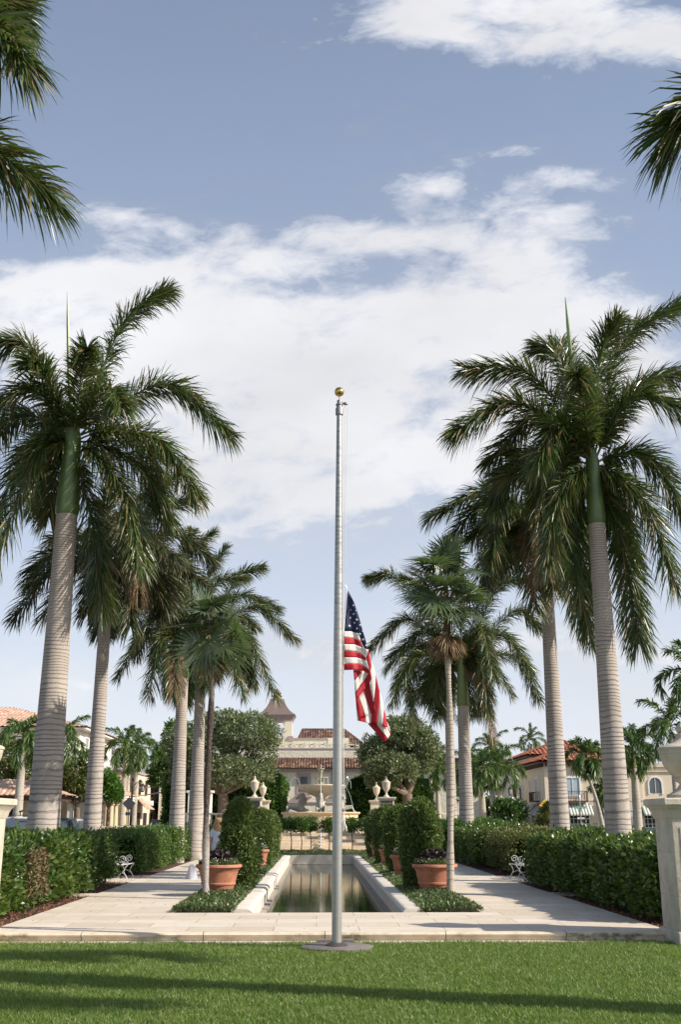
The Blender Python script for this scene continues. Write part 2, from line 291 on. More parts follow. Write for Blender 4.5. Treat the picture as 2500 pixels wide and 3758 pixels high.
# ------------------------------------------------------------------ mesh helpers
def tag(o, label=None, cat=None, group=None, kind=None):
    if label: o['label'] = label
    if cat: o['category'] = cat
    if group: o['group'] = group
    if kind: o['kind'] = kind
    return o
def link(o, parent=None):
    COL.objects.link(o)
    if parent is not None: o.parent = parent
    return o
def empty(name, loc=(0,0,0), rz=0, label=None, cat=None, group=None):
    o = bpy.data.objects.new(name, None); o.empty_display_size = .2; COL.objects.link(o); o.location = loc; o.rotation_euler = (0,0,rz)
    return tag(o, label, cat, group)
def npmesh(name, vs, fs, mats, parent=None, idx=None, smooth=False):
    """vs (N,3); fs (M,k) arrays or list of arrays with the same k"""
    me = bpy.data.meshes.new(name); vs = np.asarray(vs, dtype=np.float32); fs = np.asarray(fs, dtype=np.int32)
    me.vertices.add(len(vs)); me.vertices.foreach_set('co', vs.ravel())
    k = fs.shape[1]; me.loops.add(fs.size); me.loops.foreach_set('vertex_index', fs.ravel())
    me.polygons.add(len(fs)); me.polygons.foreach_set('loop_start', np.arange(0, fs.size, k, dtype=np.int32)); me.polygons.foreach_set('loop_total', np.full(len(fs), k, dtype=np.int32))
    if not isinstance(mats, (list, tuple)): mats = [mats]
    for m in mats: me.materials.append(m)
    if idx is not None: me.polygons.foreach_set('material_index', np.asarray(idx, dtype=np.int32))
    if smooth: me.polygons.foreach_set('use_smooth', np.ones(len(fs), dtype=bool))
    me.update(calc_edges=True)
    return link(bpy.data.objects.new(name, me), parent)
class MB:
    def __init__(s): s.v = []; s.f = []; s.m = []; s.sm = []
    def add(s, vs, fs, m=0, smooth=False):
        n = len(s.v); s.v += [tuple(v) for v in vs]; s.f += [tuple(i+n for i in f) for f in fs]; s.m += [m]*len(fs); s.sm += [smooth]*len(fs); return s
    def box(s, x0, x1, y0, y1, z0, z1, m=0):
        v = [(x0,y0,z0),(x1,y0,z0),(x1,y1,z0),(x0,y1,z0),(x0,y0,z1),(x1,y0,z1),(x1,y1,z1),(x0,y1,z1)]
        return s.add(v, [(0,3,2,1),(4,5,6,7),(0,1,5,4),(1,2,6,5),(2,3,7,6),(3,0,4,7)], m)
    def bbox(s, x0, x1, y0, y1, z0, z1, b, m=0):         # bevelled box
        bm = bmesh.new(); r = bmesh.ops.create_cube(bm, size=1)
        for v in bm.verts: v.co = Vector(((x0+x1)/2+v.co.x*(x1-x0), (y0+y1)/2+v.co.y*(y1-y0), (z0+z1)/2+v.co.z*(z1-z0)))
        bmesh.ops.bevel(bm, geom=bm.edges[:], offset=b, segments=2, affect='EDGES', profile=.6); bm.verts.index_update()
        s.add([v.co[:] for v in bm.verts], [[v.index for v in f.verts] for f in bm.faces], m); bm.free(); return s
    def lathe(s, prof, n=24, c=(0,0,0), m=0, smooth=True, fx=None, sq=0):
        vs = []; fs = []
        for (r, z) in prof:
            for i in range(n):
                a = 2*math.pi*(i+.5)/n; rr = r*(fx(a, z) if fx else 1)
                if sq: rr = r/max(abs(math.cos(a)), abs(math.sin(a)))
                vs.append((c[0]+rr*math.cos(a), c[1]+rr*math.sin(a), c[2]+z))
        for j in range(len(prof)-1):
            for i in range(n):
                k = (i+1) % n; fs.append((j*n+i, j*n+k, (j+1)*n+k, (j+1)*n+i))
        fs.append(tuple(range(n-1, -1, -1))); fs.append(tuple((len(prof)-1)*n+i for i in range(n)))
        return s.add(vs, fs, m, smooth)
    def tube(s, pts, rad, n=8, m=0, smooth=True, cap=True):
        pts = [Vector(p) for p in pts]; K = len(pts)
        rads = rad if isinstance(rad, (list, tuple)) else [rad]*K
        T = [(pts[min(i+1,K-1)]-pts[max(i-1,0)]).normalized() for i in range(K)]
        u = T[0].orthogonal().normalized(); vs = []
        for i in range(K):
            u = (u - T[i]*u.dot(T[i])); u = u.normalized() if u.length > 1e-6 else T[i].orthogonal().normalized(); w = T[i].cross(u)
            for j in range(n):
                a = 2*math.pi*j/n; vs.append(pts[i]+(u*math.cos(a)+w*math.sin(a))*rads[i])
        fs = [(i*n+j, i*n+(j+1)%n, (i+1)*n+(j+1)%n, (i+1)*n+j) for i in range(K-1) for j in range(n)]
        if cap: fs += [tuple(range(n-1,-1,-1)), tuple((K-1)*n+j for j in range(n))]
        return s.add(vs, fs, m, smooth)
    def ball(s, c, r, m=0, n=12, sx=1, sy=1, sz=1):
        vs = []; fs = []; K = n//2+1
        for j in range(K):
            p = math.pi*j/(K-1)
            for i in range(n):
                a = 2*math.pi*i/n; vs.append((c[0]+r*sx*math.sin(p)*math.cos(a), c[1]+r*sy*math.sin(p)*math.sin(a), c[2]+r*sz*math.cos(p)))
        for j in range(K-1):
            for i in range(n): fs.append((j*n+i, (j+1)*n+i, (j+1)*n+(i+1)%n, j*n+(i+1)%n))
        return s.add(vs, fs, m, True)
    def extr(s, prof, a, b, axis='x', m=0, smooth=False):  # extrude a closed profile between a and b
        n = len(prof); put = (lambda t, p: (t, p[0], p[1])) if axis == 'x' else (lambda t, p: (p[0], t, p[1]))
        vs = [put(a, p) for p in prof]+[put(b, p) for p in prof]
        fs = [(i, (i+1)%n, n+(i+1)%n, n+i) for i in range(n)]+[tuple(range(n-1,-1,-1)), tuple(range(n, 2*n))]
        return s.add(vs, fs, m, smooth)
    def build(s, name, mats, parent=None, loc=None, fixn=True, split=True):
        me = bpy.data.meshes.new(name); me.from_pydata(s.v, [], s.f)
        if not isinstance(mats, (list, tuple)): mats = [mats]
        for k in mats: me.materials.append(k)
        me.polygons.foreach_set('material_index', s.m); me.polygons.foreach_set('use_smooth', s.sm)
        if fixn:
            bm = bmesh.new(); bm.from_mesh(me); bmesh.ops.recalc_face_normals(bm, faces=bm.faces[:])
            bm.to_mesh(me); bm.free()
        try: me.set_sharp_from_angle(angle=R(38))
        except Exception: pass
        me.update(); o = link(bpy.data.objects.new(name, me), parent)
        if loc is not None: o.location = loc
        return o
def textobj(name, s, size, loc, rot, m, parent):
    cu = bpy.data.curves.new(name, 'FONT'); cu.body = s; cu.size = size; cu.align_x = 'CENTER'; cu.align_y = 'CENTER'; cu.extrude = .002
    t = bpy.data.objects.new(name+'_tmp', cu); COL.objects.link(t); bpy.context.view_layer.update()
    me = bpy.data.meshes.new_from_object(t.evaluated_get(bpy.context.evaluated_depsgraph_get())); bpy.data.objects.remove(t)
    me.materials.clear(); me.materials.append(m); me.name = name
    o = link(bpy.data.objects.new(name, me), parent); o.location = loc; o.rotation_euler = rot; return o
def nrm(a): return a/np.maximum(np.linalg.norm(a, axis=-1, keepdims=True), 1e-9)
def lump(p, f=1.0):
    x, y, z = p[:,0]*f, p[:,1]*f, p[:,2]*f
    return (np.sin(x*2.1+1.3*np.sin(y*1.7+.5))+np.sin(y*2.7+1.1*np.sin(z*2.3+x))+np.sin(z*3.1+1.7*np.sin(x*1.9+2)))/3
def leaves(P, N, size, asp=.45, up=.25, spread=.8, fold=.25, var=.35):
    n = len(P); r = rng.normal(size=(n,3))
    a = nrm(N*.7+r*spread*.7+np.array([0,0,up])); w = nrm(np.cross(a, rng.normal(size=(n,3))))
    h = nrm(np.cross(a, w)); s = (size*(1-var+2*var*rng.random(n)))[:,None]
    v0 = P; v1 = P+a*s*.5+w*s*asp*.5+h*s*fold*.3; v2 = P+a*s; v3 = P+a*s*.5-w*s*asp*.5+h*s*fold*.3
    V = np.stack([v0,v1,v2,v3],1).reshape(-1,3); return V, np.arange(4*n).reshape(-1,4)
def merge(parts):                                       # [(V,F,matidx)]
    Vs=[];Fs=[];I=[];k=0
    for V,F_,mi in parts: Vs.append(V); Fs.append(F_+k); I.append(np.full(len(F_),mi)); k+=len(V)
    return np.concatenate(Vs), np.concatenate(Fs), np.concatenate(I)
# ------------------------------------------------------------------ setting: ground, lawn, paths
def sheet(name, x0, x1, y0, y1, z, m, kind='structure'):
    o = MB().add([(x0,y0,z),(x1,y0,z),(x1,y1,z),(x0,y1,z)], [(0,1,2,3)]).build(name, m); return tag(o, kind=kind)
g = MB(); z = -.17
for (a, b_, c, e) in ((-600,600,-100,18),(-600,-1.6,18,48),(2.0,600,18,48),(-600,600,48,1500)): g.add([(a,c,z),(b_,c,z),(b_,e,z),(a,e,z)], [(0,1,2,3)])
tag(g.build('ground', M_ground), kind='structure')
tag(MB().box(-9.4, 9.4, -20, 15.78, -.5, -.125).build('lawn', M_lawn), kind='structure')
tag(MB().box(-9.5, -4.72, 16.5, 66, -.5, -.03).box(5.09, 9.5, 16.5, 66, -.5, -.03).build('planting_soil', M_mulch), kind='structure')
tag(MB().box(-8.3, -4.72, 16.12, 16.5, -.5, -.001).box(-4.72, 5.09, 16.12, 19.2, -.5, 0).box(5.09, 6.3, 16.12, 16.5, -.5, -.001)
    .box(-4.72, -2.45, 19.2, 66, -.5, 0).box(2.83, 5.09, 19.2, 66, -.5, 0)
    .box(-5.9, -4.72, 23.4, 24.2, -.3, -.004).box(5.09, 6.3, 23.4, 24.3, -.3, -.004).box(-6.2, -4.72, 28.4, 31.5, -.3, -.004).box(5.09, 6.6, 28.2, 31.2, -.3, -.004)
    .box(-2.45, 2.83, 46.9, 47.6, -.3, -.002).box(-2.45, 2.83, 52.2, 52.7, -.3, -.002)
    .build('path', M_path), kind='structure')
k = MB(); prof = [(16.12,-.02),(16.12,0),(15.98,0),(15.94,-.008),(15.915,-.03),(15.93,-.055),(15.96,-.06),(15.965,-.13),(16.12,-.13)]
k.extr(prof, -8.3, 5.3, 'x', 0, False); k.box(-8.3, 5.3, 15.72, 15.965, -.3, -.112)
tag(k.build('kerb', M_kerb), kind='structure')
# bed soil and the ground cover
tag(MB().box(-2.45, AX-1.64, 19.2, 46.9, -.4, -.01).box(AX+1.64, 2.83, 19.2, 46.9, -.4, -.01).box(-2.45, 2.83, 47.6, 52.2, -.4, -.01).build('bed_soil', M_soil), kind='structure')
def cover(x0, x1, y0, y1, n, label):
    P = np.stack([rng.uniform(x0, x1, n), y0+(y1-y0)*rng.random(n)**1.25, np.zeros(n)], 1)
    e = np.minimum(np.minimum(P[:,0]-x0, x1-P[:,0])*4, 1); hh = .05+.11*e*(.7+.4*lump(P, 2.5)); P[:,2] = hh*rng.random(n)**.5
    V, F_ = leaves(P, np.tile([0,0,1.], (n,1)), .055, .5, .3, 1.0)
    o = npmesh('ground_cover', V, F_, M_cover); return tag(o, label, 'ground cover', kind='stuff')
cover(-2.5, AX-1.60, 19.22, 46.8, 32000, 'low leafy ground cover in the bed left of the pool')
cover(AX+1.60, 2.88, 19.22, 46.8, 32000, 'low leafy ground cover in the bed right of the pool')
cover(-2.4, 2.8, 47.7, 52.1, 9000, 'low green ground cover under the rose trees beyond the pool')
# pool
def copeprof(s):   # s=-1 left, +1 right ; coordinates x,z
    i, o_ = AX+s*1.30, AX+s*1.66
    return [(o_, -.3),(o_, .035),(o_-s*.02,.055),(i+s*.10,.055),(i+s*.04,.042),(i,.0),(i+s*.005,-.03),(i+s*.05,-.05),(i+s*.06,-.3)]
k = MB()
for s in (-1, 1): k.extr(copeprof(s), 19.25, 46.6, 'y')
tag(k.box(AX-1.66, AX+1.66, 46.6, 46.95, -.3, .055).build('pool_coping', M_cope), kind='structure')
tag(MB().box(AX-1.40, AX-1.24, 19.2, 46.6, -1, -.3).box(AX+1.24, AX+1.40, 19.2, 46.6, -1, -.3).box(AX-1.24, AX+1.24, 46.55, 46.7, -1, -.3).box(AX-1.24, AX+1.24, 19.05, 19.19, -1, -.52)
    .build('pool_wall', mat('pool_wall_stone', (.42,.37,.31), (.2,.18,.15), 7, .8)), kind='structure')
tag(MB().box(AX-1.245, AX+1.245, 19.195, 46.56, -.34, -.32).build('water', M_water), kind='structure')
# grass
n = 320000
yy = 15.76-(15.76-7.2)*rng.random(n)**.9; P = np.stack([rng.uniform(-1, 1, n)*(yy*.33+.6)+.2, yy, np.full(n, -.125)], 1)
dd = rng.normal(size=(n,3))*np.array([.35,.35,0])+np.array([0,0,1]); dd = nrm(dd); hh = (.030+.03*rng.random(n)+.014*lump(P, 1.5)+.010*lump(P, 6))[:,None]; hh = np.maximum(hh, .012)
w = nrm(np.cross(dd, rng.normal(size=(n,3))))*.0035
lean = nrm(rng.normal(size=(n,3))*np.array([1,1,.01]))*hh*.35
V = np.stack([P-w, P+w, P+dd*hh*.6+w*.8, P+dd*hh*.6-w*.8, P+dd*hh+lean+w*.1, P+dd*hh+lean-w*.1], 1).reshape(-1,3)
b = np.arange(n)[:,None]*6; F_ = np.concatenate([b+np.array([[0,1,2,3]]), b+np.array([[3,2,4,5]])])
tag(npmesh('grass', V, F_, M_grass), 'short mown green grass in front of the stone kerb', 'grass', kind='stuff')
m_ = 160; P = np.stack([rng.uniform(-5,5.2,m_), rng.uniform(16.3,24,m_), np.full(m_,.012)],1); P = P[(abs(P[:,0]-AX) > 2.8)|(P[:,1] < 19)]
V, F_ = leaves(P, np.tile([0,0,.1],(len(P),1)), .045, .5, .0, 2.2); V[:,2] = .006+np.abs(V[:,2]-.012)*.3
tag(npmesh('fallen_leaves', V, F_, leafmat('fallen_leaf', [(.12,.07,.03),(.25,.16,.06),(.08,.05,.02)], .7, .1)), 'small brown fallen leaves scattered on the pale stone path', 'leaf litter', kind='stuff')
# roads each side
sheet('road', -14.3, -9.6, -60, 400, -.10, M_asph); sheet('road', 9.6, 14.3, -60, 400, -.10, M_asph)
tag(MB().box(-19, -14.3, -60, 300, -.3, .0).box(-9.6, -8.9, 20, 300, -.3, -.02).build('pavement', M_pave), kind='structure')
tag(MB().box(14.3, 19, -60, 300, -.3, .0).box(8.9, 9.6, 20, 300, -.3, -.02).build('pavement', M_pave), kind='structure')
# mulch bits and fallen leaves
n=7000; P=np.stack([np.where(rng.random(n)<.5, rng.uniform(-5.5,-4.74,n), rng.uniform(5.1,5.9,n)), 16.55+rng.random(n)**1.5*16, np.full(n,-.028)],1)
V,F_=leaves(P,np.tile([0,0,.4],(n,1)),.05,.35,.1,1.6); tag(npmesh('mulch_chips',V,F_,leafmat('chip',[(.05,.025,.015),(.16,.07,.04),(.3,.15,.08),(.1,.05,.03)],.9,.0)),'reddish brown wood chips under the hedges','mulch',kind='stuff')
#==CHUNK2==
# ------------------------------------------------------------------ palms
def cr(P, n):                                           # Catmull-Rom through control points
    P = [np.array(p, float) for p in P]; P = [2*P[0]-P[1]]+P+[2*P[-1]-P[-2]]; K = len(P)-3; out = []
    for t in np.linspace(0, K, n):
        i = min(int(t), K-1); u = t-i; a, b, c, e = P[i:i+4]
        out.append(.5*((2*b)+(-a+c)*u+(2*a-5*b+4*c-e)*u*u+(-a+3*b-3*c+e)*u**3))
    return np.array(out)
def frond(ctrl, LL=.75, n=120, wid=.032, droop=.25, mi=0, plum=42, t0=.19, ri=1, stalk=.03, fine=1.0):
    n = int(n*1.75*fine); LL = LL*1.16; wid = wid*.92
    C = cr(ctrl, n+1); T = nrm(np.gradient(C, axis=0)); t = np.linspace(0, 1, n+1)
    side = np.cross(T, np.array([0,0,1.])); side[np.linalg.norm(side, axis=1) < .15] = np.array([.7,.7,0]); S_ = nrm(side); N_ = nrm(np.cross(S_, T))
    parts = []
    k = t > t0; C1, T1, S1, N1, t1 = C[k], T[k], S_[k], N_[k], t[k]; m = len(t1)
    for sgn in (-1, 1):
        for rep in range(2 if fine >= 1 else 1):
            al = R(1)*rng.choice([-plum, -plum*.35, plum*.45, plum*1.15], m)+R(12)*rng.normal(size=m)
            be = R(66)-R(34)*t1+R(8)*rng.normal(size=m)
            dr = T1*np.cos(be)[:,None]+(S1*(sgn*np.cos(al))[:,None]+N1*np.sin(al)[:,None])*np.sin(be)[:,None]
            l = LL*(.40+.60*np.clip((t1-t0)/.30, 0, 1)**.8)*(1-.30*np.clip((t1-.9)/.1, 0, 1))*(.84+.22*rng.random(m))
            l = l[:,None]; p0 = C1+T1*rng.uniform(-.5,.5,m)[:,None]*(np.linalg.norm(C[-1]-C[0])/n)
            g = (droop*(.4+1.2*rng.random(m)))[:,None]*np.array([0,0,-1.])
            p1 = p0+dr*l*.45+g*l*.14; p2 = p0+dr*l*.78+g*l*.5; p3 = p0+dr*l*.98+g*l*.98
            wd = nrm(np.cross(dr, nrm(N1*rng.normal(.6,.5,m)[:,None]+S1*rng.normal(0,.5,m)[:,None]+.01)))*wid*(.7+.6*rng.random(m))[:,None]
            V = np.stack([p0-wd*.25,p0+wd*.25,p1+wd*.5,p1-wd*.5,p2+wd*.32,p2-wd*.32,p3+wd*.03,p3-wd*.03],1).reshape(-1,3)
            b = np.arange(m)[:,None]*8
            parts.append((V, np.concatenate([b+np.array([[0,1,2,3]]), b+np.array([[3,2,4,5]]), b+np.array([[5,4,6,7]])]), mi))
    # rachis: 4-sided tapered
    q_ = np.linspace(0, n, 15).astype(int); c = C[q_]; s4 = S_[q_]; n4 = N_[q_]; r = stalk*(1-.88*t[q_])[:,None]
    V = np.stack([c+s4*r, c+n4*r, c-s4*r, c-n4*r], 1).reshape(-1,3); fs = []
    for j in range(14):
        for a in range(4): fs.append((j*4+a, j*4+(a+1)%4, j*4+4+(a+1)%4, j*4+4+a))
    parts.append((V, np.array(fs), ri)); return parts
def droopctrl(c, az, el, ln, sag, k=5):                 # frond path from start direction and sag
    p = np.array(c, float); out = [p.copy()]; h = np.array([math.cos(az), math.sin(az), 0]); e = el
    for i in range(k):
        p = p+(h*math.cos(e)+np.array([0,0,math.sin(e)]))*ln/k; out.append(p.copy()); e -= sag/k*(1+.35*i)
    return out
def loftz(prof, bend=(0,0), n=20): 
    return prof
def royal(px, D, ytop, yshaft, rb, rt, specs, label, extra=6, LL=.62, el=3.6, dens=120, wid=.032, spear=None, mshaft=None, leafm=None, trunkm=None, centre=None, dead=(), group='tall royal palms behind the hedges', bulge=1.0, drop=0):
    """px: photo x (display units) of the trunk at the horizon line; ytop/yshaft: display y of trunk top and of crownshaft top"""
    u, _ = ray(px*1.5944, 3004); base = Vector((u*D, D, -.1))
    def Z(y):                                            # height of a display y at this palm
        _, v = ray((px+ (1884-y)*.076*(784-px)/684*0)*1.5944, y*1.5944); return CZ+v*D
    zt, zs = Z(ytop), Z(yshaft)
    t = empty('royal_palm', base, 0, label, 'palm tree', group)
    zt0 = zt+.1; zs0 = zs+.1
    K = 26; prof = []
    for i in range(K+1):
        f = i/K; r = rb+(rt-rb)*min(1, f*1.05)**.9
        r *= 1+.10*math.sin(f*math.pi*1.15+.5)*bulge*(1-f)+.10*max(0, 1-f*9)
        prof.append((r, f*zt0))
    prof.insert(0, (rb*1.25, -.1))
    tb = MB().lathe(prof, 28); tb.build('trunk', trunkm or M_trunk, t)
    hs = zs0-zt0
    pr = [(rt*1.0, zt0-.02), (rt*1.08, zt0+.03), (rt*1.12, zt0+hs*.10), (rt*1.03, zt0+hs*.3), (rt*.92, zt0+hs*.6), (rt*.82, zs0), (rt*.35, zs0+hs*.25), (rt*.1, zs0+hs*.45)]
    MB().lathe(pr, 24).build('crownshaft', mshaft or M_shaft, t)
    c = np.array([0, 0, zs0]); parts = []
    def loc(x, y, dy): p = d(x, y, D+dy); return np.array([p.x-base.x, p.y-base.y, p.z-base.z])
    for sp_ in specs:
        x1, y1, x2, y2, dy = sp_[:5]
        m_ = loc(x1, y1, dy*.55); e_ = loc(x2, y2, dy)
        s_ = c+np.array([0,0,-.1]); st = m_-s_; a = s_+st*.35+np.array([0,0,.22*np.linalg.norm(st[:2])*.5])
        ln = np.linalg.norm(e_-m_)+np.linalg.norm(m_-s_)
        parts += frond([s_, a, m_, e_], LL, int(dens*ln/4)+20, wid, .30, 0)
    r_ = random.Random(int(px))
    for i in range(extra):
        az = math.pi*(.12+.76*r_.random()); e0 = R(r_.uniform(-5, 75))
        parts += frond(droopctrl(c, az, e0, el*r_.uniform(.8,1.05), R(r_.uniform(75,115))), LL, dens, wid, .32, 0)
    V, Fq, I = merge(parts); npmesh('crown', V, Fq, [leafm or M_palm, M_rachis], t, I)
    if spear:
        x, y0, y1, dx = spear; p1 = loc(x, y1, 0); tip = loc(x+dx, y0, 0)
        MB().tube([c, c*.5+p1*.5, p1, p1*.4+tip*.6, tip], [.05,.05,.05,.04,.008], 6).build('spear_leaf', M_spear, t)
    for (x1, y1, x2, y2, dy) in dead:
        m_ = loc(x1, y1, dy*.6); e_ = loc(x2, y2, dy)
        V, Fq, I = merge(frond([c, c*.6+m_*.4, m_, e_], LL*.8, dens, wid*.6, .9, 0, plum=25))
        npmesh('dead_frond', V, Fq, [M_dead, M_dead], t, I)
    return t
royal(100, 23.5, 1185, 1008, .345, .245, [
 (290,735,386,668,.6),(390,885,528,1000,.3),(370,1015,450,1138,-.5),(285,1130,322,1300,-.5),(218,1240,236,1400,.5),
 (60,790,-30,800,.4),(70,890,-60,975,-.6),(60,1040,-12,1190,.3),(85,1040,-20,1310,-.6),(190,850,200,800,-1.6),(250,900,280,930,-1.6),
 (120,1120,112,1190,1.6),(330,1080,385,1200,1.6),(30,960,-90,1100,2),(100,860,70,830,-1.0)],
 'large royal palm with thick grey trunk nearest at the left, green shaft visible', 2, .66, spear=(158,672,860,-4), dens=125)
royal(212, 29, 1432, 1300, .235, .165, [
 (400,1225,488,1290,.3),(395,1290,470,1345,-.9),(330,1310,385,1400,.6),(300,1350,300,1440,-.8),(130,1300,34,1420,.3),(175,1300,100,1420,-.8),
 (300,1170,405,1095,.6),(350,1180,455,1145,-.5),(210,1330,200,1410,1),(240,1180,255,1120,-1),(190,1230,120,1240,1.4),(330,1240,400,1280,-2),(270,1200,300,1250,-2.4)],
 'royal palm second from the left, slimmer trunk under the largest left palm', 8, .62, 3.4, dead=[(300,1290,318,1350,-.8)], leafm=M_palm2, mshaft=M_shafty, dens=110)
royal(407, 41, 1560, 1470, .29, .21, [
 (350,1420,272,1555,.3),(370,1470,342,1600,-.8),(370,1340,300,1370,.5),(430,1280,490,1225,.5),(420,1300,440,1225,-.8),(500,1340,560,1330,.8),(400,1500,395,1590,-1.2),(330,1370,270,1450,1.2),(380,1300,330,1220,1.2),(470,1400,520,1500,-1)],
 'royal palm with ash grey trunk third from the left, drooping crown with a yellowed frond', 9, .62, 3.4, dead=[(405,1510,400,1590,-1.3)], dens=100)
royal(450, 43, 1585, 1500, .30, .21, [
 (545,1330,602,1305,.3),(590,1395,678,1470,.3),(565,1460,634,1600,-.5),(520,1490,560,1600,-1),(480,1330,520,1260,.6),(430,1350,370,1360,1),(440,1500,430,1620,1),(550,1370,640,1400,1.6),(500,1420,560,1470,-2)],
 'royal palm fourth from the left, just left of the dark stemmed fan palm', 9, .62, 3.4, dens=100)
royal(1423, 22.6, 1205, 1062, .265, .19, [
 (1220,862,1075,850,.3),(1180,925,1046,995,-.3),(1286,820,1250,800,.6),(1435,790,1562,700,.4),(1385,815,1420,740,-.6),(1465,905,1580,945,-.6),(1480,880,1610,860,.8),
 (1490,1050,1585,1180,.3),(1485,1155,1555,1340,-.6),(1440,1280,1472,1480,.8),(1285,1150,1265,1290,-.3),(1225,1085,1150,1100,.8),(1314,1210,1350,1440,.9),
 (1340,900,1330,860,-2.2),(1285,980,1240,1060,-.8),(1420,1150,1450,1290,1.6),(1230,960,1130,1060,1.6),(1320,860,1290,790,1.4)],
 'large royal palm nearest at the right, spreading crown above a green shaft', 2, .66, spear=(1318,684,850,-16), dens=125, leafm=None)
royal(1289, 28, 1345, 1262, .25, .175, [
 (1120,1130,990,1190,.3),(1150,1175,1132,1295,-.8),(1205,1085,1180,1040,.5),(1215,1260,1235,1395,-.9),(1310,1330,1362,1475,.6),(1300,1140,1360,1240,.6),(1325,1200,1392,1380,-.6),(1180,1235,1160,1310,.6),
 (1250,1120,1260,1080,-1.4),(1190,1160,1130,1180,-2),(1270,1250,1275,1350,-1.5),(1130,1150,1040,1230,1.2)],
 'royal palm second from the right, brown dried shaft and brown hanging inner fronds', 8, .62, 3.4, dead=[(1225,1215,1240,1345,-1.2),(1265,1220,1290,1340,-1.3),(1250,1190,1255,1300,-1.6)], mshaft=M_shaftb, leafm=M_palm, dens=110)
royal(1075, 45, 1625, 1535, .30, .24, [
 (935,1424,855,1490,.3),(911,1330,852,1330,.6),(950,1515,906,1615,-.5),(1190,1405,1240,1440,.3),(1150,1350,1225,1330,-.5),(1195,1515,1238,1605,.3),(1105,1520,1125,1640,-1),(1010,1540,1005,1650,.6),(1080,1540,1095,1640,1),
 (1000,1370,930,1330,-.9),(1110,1370,1160,1310,.9),(1160,1460,1220,1540,-1.4),(980,1450,900,1510,1.4),(1060,1360,1040,1290,.6),(1110,1450,1140,1560,-2)],
 'royal palm behind the right fan palm, one brown frond hanging down', 9, .66, 3.6, dead=[(1110,1560,1135,1690,-.9)], mshaft=M_shafty, dens=105)
royal(1041, 52, 1640, 1560, .25, .2, [(960,1480,890,1540,.5),(1000,1430,960,1350,0),(1110,1500,1180,1600,.5)],
 'slim royal palm trunk almost hidden behind the pale fan palm stem', 9, .62, 3.6, dens=90)
# two nearer palms whose trunks stand outside the frame
def near_palm(X, D, H, specs, label):
    base = Vector((X, D, -.12)); t = empty('royal_palm', base, 0, label, 'palm tree', 'tall royal palms behind the hedges')
    MB().lathe([(.34,-.1),(.30,.4),(.33,2.5),(.27,H-2),(.22,H-1.3)], 28).build('trunk', M_trunk, t)
    MB().lathe([(.25,H-1.32),(.25,H-1.1),(.17,H-.3),(.1,H+.2)], 20).build('crownshaft', M_shaft, t)
    c = np.array([0,0,H]); parts = []
    for (x1,y1,x2,y2,dy) in specs:
        a = d(x1,y1,D+dy*.5)-base; e_ = d(x2,y2,D+dy)-base
        parts += frond([c, c*.5+np.array(a)*.5+np.array([0,0,.15]), np.array(a), np.array(e_)], .74, 125, .036, .3, 0)
    for i in range(9):
        az = i*2*math.pi/9+.3
        if abs(math.cos(az)-(-np.sign(X))) < 1.15: continue
        parts += frond(droopctrl(c, az, R([60,10,35][i%3]), 3.4, R(100)), .62, 90, .034, .3, 0)
    V,Fq,I = merge(parts); npmesh('crown', V, Fq, [M_palm, M_rachis], t, I); return t
near_palm(-5.95, 12.2, 9.6, [(-70,310,110,450,.2),(-60,40,55,140,-.4),(-90,0,30,20,.6)],
 'royal palm at the left edge with only its hanging fronds showing')
near_palm(6.4, 9.2, 8.3, [(1720,190,1560,290,.2)],
 'royal palm at the right edge with only two frond tips showing')
# fan palms
def fanleaf(c, az, el, pet, rad, mi=0, nseg=26, spread=150, droop=.25):
    h = np.array([math.cos(az)*math.cos(el), math.sin(az)*math.cos(el), math.sin(el)]); hub = c+h*pet+np.array([0,0,-.12*pet])
    ax = nrm(h+np.array([0,0,-.35])); sd_ = nrm(np.cross(ax, np.array([0,0,1.])+.01)); up = np.cross(sd_, ax)
    sd_ = nrm(sd_+up*rng.uniform(-.8,.8)+ax*rng.uniform(-.2,.2)); up = np.cross(sd_, ax); ax = nrm(ax+up*rng.uniform(-.8,.8)); up = nrm(np.cross(sd_, ax)); ax = nrm(np.cross(up, sd_))
    a = np.radians(np.linspace(-spread, spread, nseg))+rng.normal(size=nseg)*.03
    dr = ax[None]*np.cos(a)[:,None]+sd_[None]*np.sin(a)[:,None]; dr = nrm(dr-up[None]*.12*np.cos(a*2)[:,None])
    l = (rad*(.72+.28*np.cos(a*.5))*(.9+.15*rng.random(nseg)))[:,None]; p0 = np.tile(hub, (nseg,1))
    tn = nrm(np.cross(dr, up)); w_ = tn*rad*.042
    g = np.array([0,0,-1.])*droop
    V = np.stack([p0-w_*.1,p0+w_*.1,p0+dr*l*.5+w_+up*.01,p0+dr*l*.5-w_+up*.01,p0+dr*l+g*l*.35+w_*.08,p0+dr*l+g*l*.35-w_*.08],1).reshape(-1,3)
    b = np.arange(nseg)[:,None]*6; out = [(V, np.concatenate([b+np.array([[0,1,2,3]]), b+np.array([[3,2,4,5]])]), mi)]
    p = np.linspace(0,1,4)[:,None]; C = c+(hub-c)*p+np.array([0,0,.12*pet])*np.sin(p*math.pi); r = .010
    Vr = np.stack([C+sd_*r, C+up*r, C-sd_*r, C-up*r],1).reshape(-1,3); fs=[(j*4+k,j*4+(k+1)%4,j*4+4+(k+1)%4,j*4+4+k) for j in range(3) for k in range(4)]
    out.append((Vr, np.array(fs), 1)); return out
